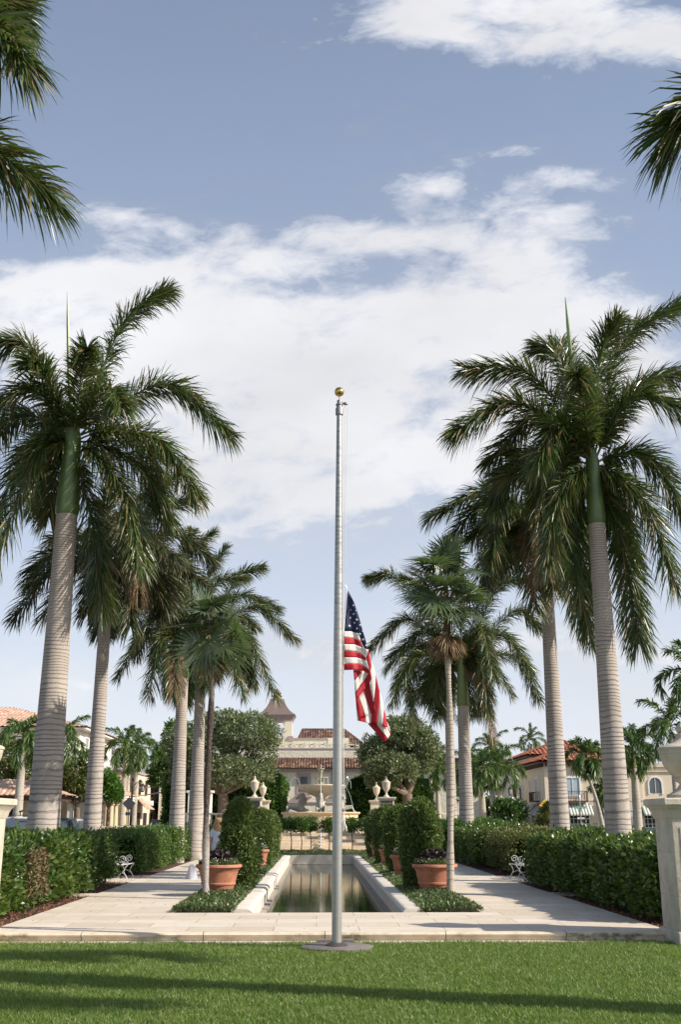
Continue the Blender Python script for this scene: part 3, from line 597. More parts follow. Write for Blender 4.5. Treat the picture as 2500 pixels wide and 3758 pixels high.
def fanpalm(bx, tx, by, D, ytop, rad, n, cy, csp, trunkm, label, dead, seed):
    b0 = d(bx, by, D); base = Vector((b0.x, D, 0)); tp = d(tx, ytop, D)-base
    t = empty('fan_palm', base, 0, label, 'palm tree', 'slender fan palms beside the pool pots')
    K = 14; pts = [(tp.x*f+.03*math.sin(f*5+seed), .02*math.sin(f*4), tp.z*f-.05) for f in [i/K for i in range(K+1)]]
    MB().tube(pts, [.10 if i == 0 else .072+.012*math.sin(i*1.7+seed)-.001*i for i in range(K+1)], 14).build('trunk', trunkm, t)
    c = np.array([tp.x, 0, tp.z]); cc_ = d(tx, cy, D)-base; H = cc_.z-tp.z; parts = []; r_ = random.Random(seed)
    for i in range(n):
        az = i*2.39996+r_.uniform(-.2,.2); f = i/n; el = R(84-150*f+r_.uniform(-10,10)); z = tp.z+H*(1.0-.35*f)
        parts += fanleaf(np.array([tp.x, 0, z]), az, el, csp*r_.uniform(.75,1.1), rad*r_.uniform(.85,1.1), 0, 30)
    V,Fq,I = merge(parts); npmesh('crown', V, Fq, [M_fan, M_rachis], t, I)
    MB().tube([(tp.x,0,tp.z-.05),(tp.x,0,tp.z+H*.95)], [.085,.05], 10).build('crown_stem', M_dead, t)
    if dead:
        parts = []
        for i in range(dead):
            az = i*2.4; parts += fanleaf(np.array([tp.x,0,tp.z+.05]), az, R(-62), .18, rad*.75, 0, 16, 50, .6)
        V,Fq,I = merge(parts); npmesh('dead_skirt', V, Fq, [M_dead, M_dead], t, I)
    # seed cluster
    P = c+np.array([.05,-.15,H*.5])+rng.normal(size=(700,3))*np.array([.22,.15,.16]); V,F_ = leaves(P, rng.normal(size=(700,3)), .05, .3)
    npmesh('seed_cluster', V, F_, leafmat('seed_%d'%seed, [(.30,.17,.05),(.4,.28,.1),(.22,.2,.06)], .6, .1), t)
fanpalm(473, 487, 2068, 22.3, 1500, .68, 22, 1440, .50, M_fandark, 'slender fan palm with dark mottled stem in front of the left terracotta pot', 5, 3)
fanpalm(1041, 1030, 2074, 22.5, 1450, .68, 27, 1335, .62, M_fantr, 'slender fan palm with pale stem and brown skirt by the right terracotta pot', 16, 5)
# street palms: built through the same frond code
def street_palm(px, D, ytrunk, ycrown, rad, n, ln, label, leafm=None, lean=0, LL=.40, coconut=False, seed=0, group='smaller palms lining the streets'):
    u, _ = ray(px, 3004); base = Vector((u*D, D, -.1)); t = empty('street_palm', base, 0, label, 'palm tree', group)
    _, v = ray(px, ytrunk); zt = CZ+v*D+.1; _, v = ray(px, ycrown); zc = CZ+v*D+.1; K = 8
    pts = [(lean*(i/K)**2, 0, zt*i/K) for i in range(K+1)]
    MB().tube(pts, [rad*1.2]+[rad*(1.1-.45*(i/K)**2) for i in range(1, K+1)], 14).build('trunk', M_trunks, t)
    if not coconut: MB().tube([(lean,0,zt-.02),(lean,0,zt+(zc-zt)*.5),(lean,0,zc)], [rad*.75,rad*.6,rad*.3], 12).build('crownshaft', M_shafty, t)
    r_ = random.Random(seed+int(px)); parts = []; c = (lean, 0, zc)
    for i in range(n):
        az = i*2.39996+seed; f = i/(n-1); e0 = R(84-112*f+r_.uniform(-8,8))
        parts += frond(droopctrl(c, az, e0, ln*r_.uniform(.85,1.1)*(1-.25*(f<.1)), R(r_.uniform(70,120)*(.35+.65*min(1,f*2)))), LL, 52, .055, .45, 0, stalk=.03, fine=.95)
    V,Fq,I = merge(parts); npmesh('crown', V, Fq, [leafm or M_spalm, M_rachis], t, I); return t
street_palm(62, 58, 2761, 2705, .24, 14, 1.9, 'young royal palm at the far left above the pier', seed=1)
street_palm(200, 62, 2775, 2715, .22, 14, 2.0, 'street palm with pale trunk between the first and second large left palms', seed=2)
street_palm(446, 75, 2800, 2745, .2, 16, 2.3, 'left street palm with a full feathery crown behind the street lamp', seed=3)
street_palm(490, 82, 2830, 2745, .2, 16, 2.3, 'left street palm directly behind the diamond road sign', seed=4)
street_palm(588, 98, 2870, 2800, .25, 16, 2.9, 'dark left street palm further down the road above the parked suv', seed=5)
street_palm(616, 104, 2890, 2815, .25, 15, 2.7, 'farthest left street palm just left of the third big trunk', seed=6)
street_palm(1773, 62, 2890, 2825, .22, 15, 1.8, 'right street palm with bright upright leaf left of the cream building', seed=7)
street_palm(1835, 66, 2890, 2810, .22, 16, 2.0, 'right street palm shading the side wall of the cream building', seed=8)
street_palm(2342, 54, 2815, 2745, .22, 17, 1.75, 'street palm with lime green top fronds just left of the right stone pier', seed=9)
street_palm(2216, 60, 2840, 2778, .11, 14, 1.5, 'thin queen palm with curved trunk in front of the striped awnings', lean=-.75, coconut=True, seed=10)
street_palm(2232, 61, 2950, 2900, .07, 9, 1.1, 'small weeping palm under the thin queen palm by the awnings', coconut=True, seed=15)
street_palm(2490, 50, 2700, 2665, .13, 12, 2.0, 'coconut palm behind the urn on the right stone pier', coconut=True, seed=11)
street_palm(2600, 40, 2500, 2480, .13, 12, 1.9, 'coconut palm at the right edge of the photo, fronds only', coconut=True, seed=16)
street_palm(1610, 72, 2900, 2815, .2, 16, 2.1, 'street palm standing between the right round tree and the royal trunks', seed=12)
street_palm(1700, 88, 2900, 2850, .2, 15, 2.3, 'dark street palm behind the two right far royal trunks', seed=13)
street_palm(1810, 95, 2780, 2745, .2, 14, 2.1, 'tall coconut palm rising behind the right street palms', coconut=True, seed=14)
street_palm(1965, 120, 2730, 2715, .2, 13, 2.3, 'palm top showing above the orange tiled roof ridge', coconut=True, seed=17)
# broadleaf trees
def broad(name, px, D, ybase, blobs, n, ls, leafm, label, cat='tree', rt=.25, limbs=True, flowers=0, group=None, seed=0, mat_t=None, zb=0):
    """blobs: (xfull, yfull, radius_px_x, radius_px_y, dy)"""
    u, _ = ray(px, 3004); base = Vector((u*D, D, zb)); t = empty(name, base, 0, label, cat, group)
    r_ = random.Random(seed); Vs = []; mb = MB(); B = []
    for (x, y, rx, ry, dy) in blobs:
        c = q(x, y, D+dy)-base; sc = (D+dy)/3960; B.append((np.array(c), rx*sc, ry*sc))
    zt = min(b[0][2]-b[2]*.3 for b in B); fork = (0, 0, max(.3, zt*.75))
    mb.tube([(0,0,-.1),(rt*.15,0,fork[2]*.5),fork], [rt*1.25,rt,rt*.9], 12)
    for (c, rx, ry) in B:
        m_ = (Vector(fork)+Vector(c))*.5+Vector((r_.uniform(-.2,.2), r_.uniform(-.2,.2), -.1*abs(c[0])))
        mb.tube([fork, m_, Vector(c)+Vector((0,0,ry*.2))], [rt*.6, rt*.35, rt*.12], 7)
        for k in range(4):
            e_ = Vector(c)+Vector((r_.uniform(-1,1)*rx*.8, r_.uniform(-1,1)*rx*.8, r_.uniform(-.4,.8)*ry)); mb.tube([m_, (m_+e_)*.5, e_], [rt*.25, rt*.14, rt*.04], 5)
    mb.build('trunk', mat_t or M_bark, t)
    tot = sum(b[1]**2 for b in B); P = []; N = []
    for (c, rx, ry) in B:
        k = int(n*rx*rx/tot); dd_ = nrm(rng.normal(size=(k,3))); rr = .55+.5*rng.random(k)**.6
        rr *= 1+.22*lump(dd_*2.2+c, 1.8)+.10*lump(dd_*6+c, 2)
        p = dd_*rr[:,None]*np.array([rx, rx, ry]); keep = lump(p+c, 2.6)+lump(p+c, 1.1)*.6 > -.55; keep &= (dd_[:,2] > -.75)
        P.append(p[keep]+c); N.append(dd_[keep])
    P = np.concatenate(P); N = np.concatenate(N); V, F_ = leaves(P, N, ls, .42, .2, 1.0)
    o = npmesh('crown', V, F_, leafm, t)
    if flowers:
        i = rng.choice(len(P), flowers); V,F_ = leaves(P[i]+N[i]*.1, N[i], .12, .9, .2, .4); npmesh('flowers', V, F_, M_white, t)
    return t
broad('broadleaf_tree', 815, 66, 2980, [(900,2690,120,75,0),(760,2760,110,80,0),(960,2740,60,70,0),(850,2840,120,60,-1),(680,2740,80,80,1),(700,2850,85,60,1),(950,2830,60,50,0),(820,2660,90,50,1.5)], 42000, .19, M_oak,
 'big olive green umbrella shaped tree left of the fountain', rt=.34, seed=1, group='two rounded trees flanking the fountain', zb=1.0)
broad('broadleaf_tree', 1497, 66, 2980, [(1480,2700,90,65,0),(1390,2770,75,70,0),(1555,2740,62,62,0),(1440,2820,95,55,-1),(1400,2860,60,40,-1),(1530,2800,60,45,0),(1470,2650+30,60,45,1.5)], 38000, .19, M_oak,
 'big olive green umbrella shaped tree right of the fountain, below the flag', rt=.34, seed=2, group='two rounded trees flanking the fountain', zb=1.0)
broad('broadleaf_tree', 75, 66, 2990, [(30,2780,70,60,0),(90,2830,50,70,0),(20,2880,50,50,0)], 9000, .22, M_strt, 'sparse brownish green street tree behind the far left street palm', seed=3, rt=.2)
broad('broadleaf_tree', 280, 64, 2990, [(270,2850,60,60,0),(320,2810,35,50,0),(235,2900,35,45,0),(310,2900,35,35,0)], 8000, .2, M_strt, 'open branched street tree between the first and second big left trunks', seed=4, rt=.16)
broad('broadleaf_tree', 395, 66, 2990, [(400,2890,38,45,0),(415,2915,32,35,0),(385,2850,25,25,0)], 6500, .2, M_brt, 'bright green rounded street tree right of the second big left trunk', seed=5, rt=.12)
broad('flowering_bush', 1872, 56, 3040, [(1872,2985,60,42,0),(1850,2965,40,30,0),(1900,2975,38,35,0)], 14000, .13, M_ficus, 'round bush covered in small white flowers in front of the cream building', 'bush', rt=.09, flowers=230, seed=6)
broad('broadleaf_tree', 2003, 60, 3040, [(2003,3000,26,40,0),(1995,3030,28,25,0),(2015,2970,18,25,0)], 5000, .13, M_strt, 'small dark shrub tree under the yellow warning sign', 'tree', rt=.06, seed=7)
broad('broadleaf_tree', 640, 85, 2990, [(650,2700,50,55,0),(625,2780,60,70,0),(690,2800,50,70,0),(600,2850,50,50,0)], 14000, .25, M_ficus, 'dense green tree far off between the third and fourth left trunks', seed=8, rt=.3)
broad('broadleaf_tree', 1720, 100, 2990, [(1700,2960,60,70,0),(1650,2960,60,60,0),(1760,2980,50,50,0),(1600,2960,60,60,4)], 14000, .28, M_ficus, 'dark green mass of tree behind the right far palms', seed=9, rt=.3)
broad('broadleaf_tree', 545, 104, 2990, [(560,2950,40,30,0),(530,2990,40,25,0),(600,2960,30,40,0)], 6000, .25, M_ficus, 'low dark green tree down the left street near the white awning', seed=10, rt=.15)
for i, (x, X2, D2) in enumerate([(-32, 0, 150), (-20,0,160), (28,0,150), (42,0,140), (14,0,170)]):
    xf = 1164+x/D2*4010
    broad('broadleaf_tree', xf, D2, 2990, [(xf,2960,150,50,0),(xf+90,2975,90,40,0),(xf-90,2975,90,40,0)], 7000, .6, M_ficus,
     ['far tree line behind the left street end','far tree behind the palms left of the town hall','far tree behind the building at the right street','far tree at the right beyond the cream building','far tree just right of the town hall'][i], seed=20+i, rt=.4)
# ------------------------------------------------------------------ hedges and topiary
def shell(x0, x1, y0, y1, z0, z1, n, rnd=.25, lumpa=.07, lf=1.4, faces='xXyYZ'):
    A = {'x':(y1-y0)*(z1-z0),'X':(y1-y0)*(z1-z0),'y':(x1-x0)*(z1-z0),'Y':(x1-x0)*(z1-z0),'Z':(x1-x0)*(y1-y0)}
    tot = sum(A[f] for f in faces); P=[];N=[]
    for f in faces:
        k = max(1, int(n*A[f]/tot)); a = np.stack([rng.uniform(x0,x1,k), rng.uniform(y0,y1,k), rng.uniform(z0,z1,k)],1); nn = np.zeros((k,3))
        i = {'x':0,'X':0,'y':1,'Y':1,'Z':2}[f]; hi = f in 'XYZ'; a[:,i] = [x1,y1,z1][i] if hi else [x0,y0][i]; nn[:,i] = 1 if hi else -1
        P.append(a); N.append(nn)
    P = np.concatenate(P); N = np.concatenate(N)
    # round the edges
    lo = np.array([x0+rnd,y0+rnd,z0]); hi = np.array([x1-rnd,y1-rnd,z1-rnd]); q_ = np.clip(P, lo, hi); v = P-q_; l = np.linalg.norm(v, axis=1, keepdims=True)
    nn = np.where(l > 1e-6, v/np.maximum(l,1e-6), N); P = np.where(l > 1e-6, q_+nn*np.minimum(l, rnd), P)
    P = P+nn*(lumpa*(lump(P, lf)+.6*lump(P, lf*3)+.35*lump(P, lf*7))-rng.random(len(P))**2*.24+.14*(rng.random(len(P)) > .93)*rng.random(len(P)))[:,None]; return P, nn
def hedge(x0, x1, y0, y1, z1, n, ls, m, label, z0=.12, asp=.5, flat=0, name='hedge', core=True, lumpa=.11, extra=None, rnd=.34, base=-.03, twigs=True, lf=1.4):
    cx, cy_ = (x0+x1)/2, (y0+y1)/2; P, N = shell(x0, x1, y0, y1, z0, z1, n, rnd, lumpa, lf)
    V, F_ = leaves(P, N, ls, asp, .35, .9); parts = [(V, F_, 0)]
    o = empty(name, (cx, cy_, base), 0, label, 'hedge'); off = np.array([cx, cy_, base])
    if extra:
        for (ex0,ex1,ey0,ey1,ez0,ez1,k,mm,s2) in extra:
            P2,N2 = shell(ex0,ex1,ey0,ey1,ez0,ez1,k,.15,.05); V2,F2 = leaves(P2,N2,s2,asp,.3,1); npmesh('bare_patch', V2-off, F2, mm, o)
    V, Fq, I = merge(parts); npmesh('foliage', V-off, Fq, [m], o, I)
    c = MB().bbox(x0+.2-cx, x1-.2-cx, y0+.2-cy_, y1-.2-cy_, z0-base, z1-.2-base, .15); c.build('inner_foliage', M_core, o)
    if twigs:
        w_ = MB(); r_ = random.Random(int(y0*10))
        for i in range(int((y1-y0)*5)):
            yy_ = r_.uniform(y0+.25, y1-.25)-cy_; xx = r_.uniform(x0+.25, x1-.25)-cx; w_.tube([(xx,yy_,-.05),(xx+r_.uniform(-.1,.1),yy_+r_.uniform(-.1,.1),z0+.3)], [.014,.009], 5)
        w_.build('stem', M_twig, o)
    return o
hedge(-6.9, -5.0, 16.9, 20.2, 1.16, 14000, .10, M_hedge, 'light green broad leaved hedge section beside the left stone pier', extra=[(-5.25,-4.95,19.3,20.5,.2,1.0,3800,leafmat('dry',[(.16,.10,.05),(.22,.15,.08),(.1,.07,.04),(.12,.12,.04)],.8,.1),.07)], z0=.08)
hedge(-6.9, -4.93, 20.4, 25.0, 1.22, 20000, .105, M_hedge, 'glossy dark broad leaved hedge section second from the left pier', z0=.10, asp=.6)
hedge(-6.9, -5.12, 25.1, 28.6, 1.20, 11000, .09, M_hedge, 'dark fine hedge section just before the left white bench')
hedge(-6.9, -4.95, 31.4, 38.2, 1.16, 26000, .07, M_hedgef, 'bright sunlit clipped hedge section behind the left bench', z0=.08)
hedge(-6.8, -4.9, 38.6, 44.5, 1.2, 17000, .08, M_hedgef, 'bright clipped hedge block at the far end of the left path')
hedge(-6.6, -4.6, 44.8, 52, 1.2, 12000, .09, M_ficus, 'rounded low hedge at the end of the left path beside the steps')
hedge(-7.6, -6.3, 28.6, 31.3, 1.2, 7000, .08, M_hedge, 'dark hedge recessed behind the left bench')
hedge(5.3, 7.3, 17.1, 22.6, 1.12, 26000, .10, M_hedge, 'dark glossy broad leaved hedge section beside the right stone pier', z0=.06, asp=.6)
hedge(5.2, 7.3, 22.4, 27.3, 1.2, 24000, .085, M_hedge, 'dark clipped hedge section just before the right white bench', z0=.1)
hedge(6.6, 8.0, 27.2, 31, 1.2, 7500, .08, M_hedge, 'dark hedge recessed behind the right bench')
hedge(5.4, 7.4, 30.8, 35.6, 1.2, 16000, .07, M_hedgeb, 'brownish olive hedge section beyond the right bench')
hedge(5.2, 7.4, 35.8, 43.5, 1.26, 20000, .08, M_hedge, 'dark clipped hedge block far along the right path')
hedge(5.0, 8.2, 43.8, 54, 1.38, 20000, .15, M_ficus, 'bright long leaved hedge rising behind the right far hedge', asp=.3)
hedge(-9.6, -2.05, 67, 71, 4.45, 36000, .14, M_ficus, 'tall clipped ficus hedge block left of the fountain', z0=1.0, base=1.0, rnd=1.1, lumpa=.16, twigs=False, lf=.9)
hedge(1.95, 7.2, 67, 71, 4.15, 32000, .14, M_ficus, 'tall clipped ficus hedge block right of the fountain', z0=1.0, base=1.0, rnd=1.2, lumpa=.16, twigs=False, lf=.9)
def topiary(X, D, H, r, n, label, seed, dome=.72):
    o = empty('topiary', (X, D, -.01), 0, label, 'topiary shrub', 'clipped topiary shrubs along the pool beds')
    k = n; th = rng.uniform(0, 2*math.pi, k); s = rng.random(k)*(H*.92+r*.9)
    z = np.where(s < H*dome, s, 0); cap = s >= H*dome; f = np.clip((s-H*dome)/(H*(.92-dome)+r*.9), 0, 1)
    ph = f*math.pi/2; rr = np.where(cap, r*(.86+.14*(1-f))*np.cos(ph)**.8, r*(.70+.34*np.sin(np.clip(s/(H*dome),0,1)*1.9))); z = np.where(cap, H*dome+H*(1-dome)*np.sin(ph), z)
    N = np.stack([np.cos(th)*np.where(cap,np.cos(ph),1), np.sin(th)*np.where(cap,np.cos(ph),1), np.where(cap,np.sin(ph),0)],1)
    P = np.stack([np.cos(th)*rr, np.sin(th)*rr, z+.03],1); P += N*(.05*lump(P+seed, 2.8)+.035*lump(P+seed, 8)-.18*rng.random(k)**1.5)[:,None]
    V, F_ = leaves(P, N, .10, .26, .3, 1.2); npmesh('foliage', V, F_, M_topi, o)
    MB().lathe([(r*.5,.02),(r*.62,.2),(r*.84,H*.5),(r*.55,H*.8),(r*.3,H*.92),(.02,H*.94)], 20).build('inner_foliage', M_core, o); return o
topiary(-1.76, 24.9, 1.90, .42, 24000, 'nearest left topiary, rounded top, behind the left large pot', 1, .5)
topiary(-1.86, 36.2, 1.80, .42, 14000, 'left topiary further back behind a small pot at the pool edge', 2)
topiary(2.30, 24.6, 1.93, .425, 24000, 'nearest right topiary, tall barrel behind the right large pot', 3)
topiary(2.34, 31.0, 1.88, .42, 17000, 'second right topiary along the pool', 4)
topiary(2.34, 36.8, 1.88, .42, 14000, 'third right topiary along the pool', 5)
topiary(2.34, 42.6, 1.82, .42, 11000, 'farthest right topiary near the pool end', 6)
topiary(-1.86, 42.6, 1.80, .42, 9000, 'farthest left topiary near the pool end', 7)
for i, (X, lab) in enumerate([(-1.75,'leftmost rose tree by the steps with a red bloom'),(-1.2,'rose tree left of the water spout, second stem'),(-.72,'rose tree third from the left in front of the steps'),(-.3,'thin rose tree just left of the cascade'),(.55,'rose tree right behind the flagpole line'),(1.62,'rose tree with clear dark stem right of the flagpole'),(2.3,'rightmost rose tree half behind the far topiary')]):
    D = 50.2+.5*(i % 2); o = empty('rose_tree', (X, D, -.01), 0, lab, 'small tree', 'standard rose trees in front of the steps')
    MB().tube([(0,0,0),(.03,.02,.5),(-.02,0,1.0),(0,0,1.35)], [.026,.022,.02,.012], 8).build('stem', mat('rose_stem%d'%i,(.10,.06,.04),None,9,.9), o)
    k = 1500; dd_ = nrm(rng.normal(size=(k,3))); P = dd_*(rng.random(k)**.45*(1+.35*lump(dd_*3+i, 1.5)))[:,None]*np.array([.42,.38,.34])+np.array([0,0,1.28])
    V, F_ = leaves(P, dd_, .085, .6, .1, 1.2); npmesh('crown', V, F_, M_rose, o)
    if i == 0: MB().ball((-.15,-.33,1.25), .055, 0, 10, 1, 1, .9).build('red_rose', mat('red_bloom',(.55,.01,.02),None,9,.6), o)
#==CHUNK3==
# ------------------------------------------------------------------ flagpole and flag
FP = q(1236, 3476, 15.0); fb = Vector((FP.x, 15.0, -.12))
t = empty('flagpole', fb, 0, 'tall tapered metal flagpole with a gold ball on top', 'flagpole')
top = q(1245.5, 1500, 15.0)-fb; TZ = top.z; LX = top.x
MB().tube([(LX*f, 0, .02+TZ*f) for f in [i/24 for i in range(25)]], [.067 if i < 12 else .067-.029*((i-12)/12) for i in range(25)], 24).build('pole', M_alu, t)
def polem():
    m, tt, b = newmat('mottled_aluminium'); c = obco(tt); s = tt.nodes.new('ShaderNodeSeparateXYZ'); tt.links.new(c, s.inputs[0])
    mp = tt.nodes.new('ShaderNodeMapping'); mp.inputs['Scale'].default_value = (5,5,26); tt.links.new(c, mp.inputs[0])
    n = noise(tt, 1.2, 6, .75, mp.outputs[0]); hi = ramp(tt, mth(tt, 'DIVIDE', s.outputs[2], 8), [(.32,(0,0,0)),(.75,(1,1,1))])
    col = mixc(tt, mth(tt, 'MULTIPLY', ramp(tt, n, [(.42,(0,0,0)),(.62,(1,1,1))]), mth(tt, 'ADD', .12, mth(tt, 'MULTIPLY', hi, .6))), (.44,.43,.41), (.15,.14,.13))  # dark mottled bands over the grey metal, stronger towards the top
    tt.links.new(col, b.inputs['Base Color']); b.inputs['Metallic'].default_value = .6; b.inputs['Roughness'].default_value = .4; return m
[c for c in t.children if c.name.startswith('pole')][0].data.materials[0] = polem()
MB().lathe([(.058,0),(.058,.10),(.045,.12),(.043,.15),(.055,.155),(.055,.17),(.035,.19),(.035,.235),(.01,.24)], 20, (LX,0,TZ-.10)).box(LX+.02, LX+.10, -.012, .012, TZ+.07, TZ+.10).lathe([(.034,-.012),(.034,.012)], 14, (LX+.10,0,TZ+.085)).build('truck_pulley', mat('grey_casting',(.33,.33,.33),(.22,.22,.22),20,.5,.5), t)
bz = TZ+.135+.073*1.0+.05
MB().tube([(LX,0,TZ+.12),(LX,0,bz-.05)], .009, 8).build('finial_stem', M_gold, t)
MB().ball((LX,0,bz+.02), .0735, 0, 32).build('gold_ball', M_gold, t)
MB().lathe([(.15,.0),(.15,.02),(.13,.035),(.085,.05),(.07,.055)], 28, (0,0,.035)).build('collar', mat('dark_collar',(.06,.055,.055),(.11,.10,.095),12,.6,.4), t)
k = MB(); th = [2*math.pi*i/10+.15 for i in range(10)]
vs = [(math.cos(a)*.50, math.sin(a)*.42, z) for z in (-.03,.035) for a in th]+[(math.cos(a)*.475, math.sin(a)*.40, .048) for a in th]
k.add(vs, [(i,(i+1)%10,10+(i+1)%10,10+i) for i in range(10)]+[(10+i,10+(i+1)%10,20+(i+1)%10,20+i) for i in range(10)]+[tuple(range(20,30))]); k.box(-.25,.24,.43,.60,-.03,.07)
k.build('base_slab', M_conc, t)
k = MB()
rt_, rb_ = q(1268, 1475, 15)-fb, q(1266, 2990, 15)-fb
k.tube([(LX+.13,0,TZ+.08),(rt_.x-.005,0,6.0),(q(1272,2160,15)-fb).to_tuple()], .0035, 5)
k.tube([(LX+.085,0,TZ+.06),(q(1262,2300,15)-fb).to_tuple(),(q(1258,2700,15)-fb).to_tuple(),(q(1263,2975,15)-fb).to_tuple()], .0035, 5)
k.tube([(q(1261,2465,15)-fb).to_tuple(),(q(1262,2700,15)-fb).to_tuple(),(q(1264,2985,15)-fb).to_tuple()], .005, 5)
k.build('halyard', M_rope, t)
k = MB(); c0 = q(1265, 3005, 14.97)-fb
for i in range(7):
    k.tube([(c0.x+random.uniform(-.015,.015),0,c0.z+.08-i*.01),(c0.x+random.uniform(-.04,.01),-.02,c0.z-.02),(c0.x+random.uniform(-.02,.03),0,c0.z-.12-.02*(i%3))], .009, 6)
k.build('rope_knot', M_rope, t)
# flag: cloth panels, sewn from traced outlines, each with its own folds and depth
def flag():
    ZX, ZY, ZS = 1150, 2050, 350/1100
    Z = lambda p: q(ZX+p[0]*ZS, ZY+p[1]*ZS, 15.0)
    f0 = Z((345,850)); base = Vector((f0.x, 15.0, f0.z))
    A = [ # (points, material, layer)
     ([(384,362),(396,366),(380,560),(358,840),(352,1000),(358,1285),(346,1275),(336,1200),(326,1000),(331,850),(360,600)],4,.0),
     ([(396,366),(412,385),(470,500),(520,640),(575,840),(612,960),(635,1050),(590,1036),(576,1012),(550,950),(522,863),(430,838),(357,838),(378,600)],2,.0),
     ([(357,838),(430,838),(522,863),(550,952),(455,915),(352,908)],0,.0),
     ([(352,908),(455,915),(550,952),(577,1030),(480,990),(350,985)],1,.0),
     ([(350,985),(480,990),(577,1030),(594,1040),(612,1140),(612,1150),(560,1100),(460,1065),(352,1060)],0,.0),
     ([(594,1036),(635,1050),(612,1140)],0,.0),
     ([(635,1050),(665,1168),(669,1245),(655,1310),(628,1215),(611,1140)],1,.01),
     ([(352,1060),(460,1065),(560,1100),(612,1150),(612,1176),(500,1140),(352,1138)],1,.0),
     ([(352,1138),(500,1140),(612,1176),(648,1280),(560,1225),(480,1212),(355,1215)],0,.0),
     ([(355,1215),(480,1212),(560,1225),(648,1280),(667,1335),(640,1328),(570,1292),(460,1282),(360,1287)],1,.0),
     ([(669,1170),(708,1280),(722,1350),(716,1480),(699,1640),(650,1470),(672,1385),(655,1310),(669,1245)],0,.03),
     ([(722,1340),(768,1530),(765,1630),(737,1917),(666,1893),(672,1795),(724,1778),(699,1640),(716,1480)],1,.03),
     ([(768,1530),(800,1640),(817,1750),(797,1932),(737,1917),(765,1630)],0,.03),
     ([(817,1720),(850,1870),(860,1945),(845,1945),(797,1932),(814,1770)],1,.03),
     ([(852,1880),(884,1955),(892,2000),(860,1945)],0,.03),
     ([(462,1284),(570,1292),(475,1412)],1,.05),
     ([(570,1292),(640,1328),(482,1552),(475,1412)],0,.04),
     ([(640,1328),(667,1335),(672,1385),(650,1440),(590,1505),(527,1592),(490,1622),(482,1552)],1,.03),
     ([(490,1622),(527,1592),(606,1826),(545,1845),(528,1872),(495,1700)],1,.055),
     ([(495,1700),(528,1872),(508,1869),(502,1790)],0,.055),
     ([(527,1592),(590,1505),(666,1798),(600,1827)],0,.05),
     ([(582,1515),(650,1440),(724,1776),(668,1798)],1,.04),
     ([(528,1872),(545,1845),(606,1826),(600,1890)],1,.06),
     ([(600,1890),(604,1826),(672,1798),(664,1903)],0,.06),
     ([(630,1905),(666,1893),(740,1918),(862,2076),(825,2117)],1,.075),
     ([(738,1918),(797,1932),(850,1942),(889,2030),(862,2077)],0,.07),
     ([(848,1942),(862,1945),(892,2000),(894,2020),(888,2030)],1,.07)]
    VV=[];FF=[];II=[];off=0
    def fold(x, y): # cloth relief, metres towards/away from the camera
        return .020*math.sin(x*.028-y*.006)+.007*math.sin(x*.07-y*.008+1)+.002*math.sin(y*.05+x*.03)+.0004*(x-350)*.35
    bm = bmesh.new()
    for pts, mi, lay in A:
        vs = [bm.verts.new((x, y, 0)) for x, y in pts]; f = bm.faces.new(vs); f.material_index = mi
        lay_off = lay
        g = bmesh.ops.triangulate(bm, faces=[f]); fs = g['faces']
        es = list({e for ff in fs for e in ff.edges})
        bmesh.ops.subdivide_edges(bm, edges=es, cuts=3 if len(pts) > 5 else 4, use_grid_fill=True)
        for v in bm.verts:
            if v.co.z == 0 and abs(v.co.z) < 1e-9: v.co.z = 1+lay_off
    star = []
    for cx, cy, rot, sc in [(462,540,.1,.8),(432,592,.2,.6),(465,640,-.1,.8),(430,683,.1,1),(500,705,-.1,1),(472,742,.2,.9),(417,777,.1,1),(540,768,-.2,.95),(503,808,.1,.6),(537,870,.2,.8),(572,935,-.15,1),(610,1003,-.1,.95),(492,602,.2,.4),(568,838,.1,.5)]:
        vs = []
        for k_ in range(10):
            r = (19 if k_ % 2 == 0 else 8)*1; a = -math.pi/2+rot+k_*math.pi/5; vs.append(bm.verts.new((cx+r*sc*math.cos(a), cy+r*(.6+.4*sc)*math.sin(a), .996)))
        c = bm.verts.new((cx, cy, .996))
        for k_ in range(10): ff = bm.faces.new((vs[k_], vs[(k_+1)%10], c)); ff.material_index = 3
    bm.normal_update()
    for v in bm.verts:
        x, y, l = v.co.x, v.co.y, v.co.z-1
        p = Z((x, y)); D = 15.0+l+fold(x, y)
        u_, v_ = ray(ZX+x*ZS, ZY+y*ZS); v.co = Vector((u_*D, D, CZ+v_*D))-base
    for f in bm.faces: f.smooth = True
    bmesh.ops.recalc_face_normals(bm, faces=bm.faces[:])
    me = bpy.data.meshes.new('flag_cloth'); bm.to_mesh(me); bm.free()
    for m_ in (M_fw, M_fr, M_fb, M_fs, M_fh): me.materials.append(m_)
    o = empty('flag', base, 0, 'red, white and blue starred flag hanging limp at half mast', 'flag')
    c = link(bpy.data.objects.new('cloth', me), o); sm = c.modifiers.new('thick', 'SOLIDIFY'); sm.thickness = .002; sm.offset = 0
    a = Z((383,345))-base; MB().tube([(a.x-.02,0,a.z+.05),(a.x,0,a.z+.02),(a.x+.004,0,a.z-.01)], .006, 6).build('snap_hook', M_alu, o); a = Z((350,1285))-base; MB().tube([(a.x,0,a.z+.015),(a.x,0,a.z-.06)], .006, 6).build('snap_hook', M_alu, o)
flag()
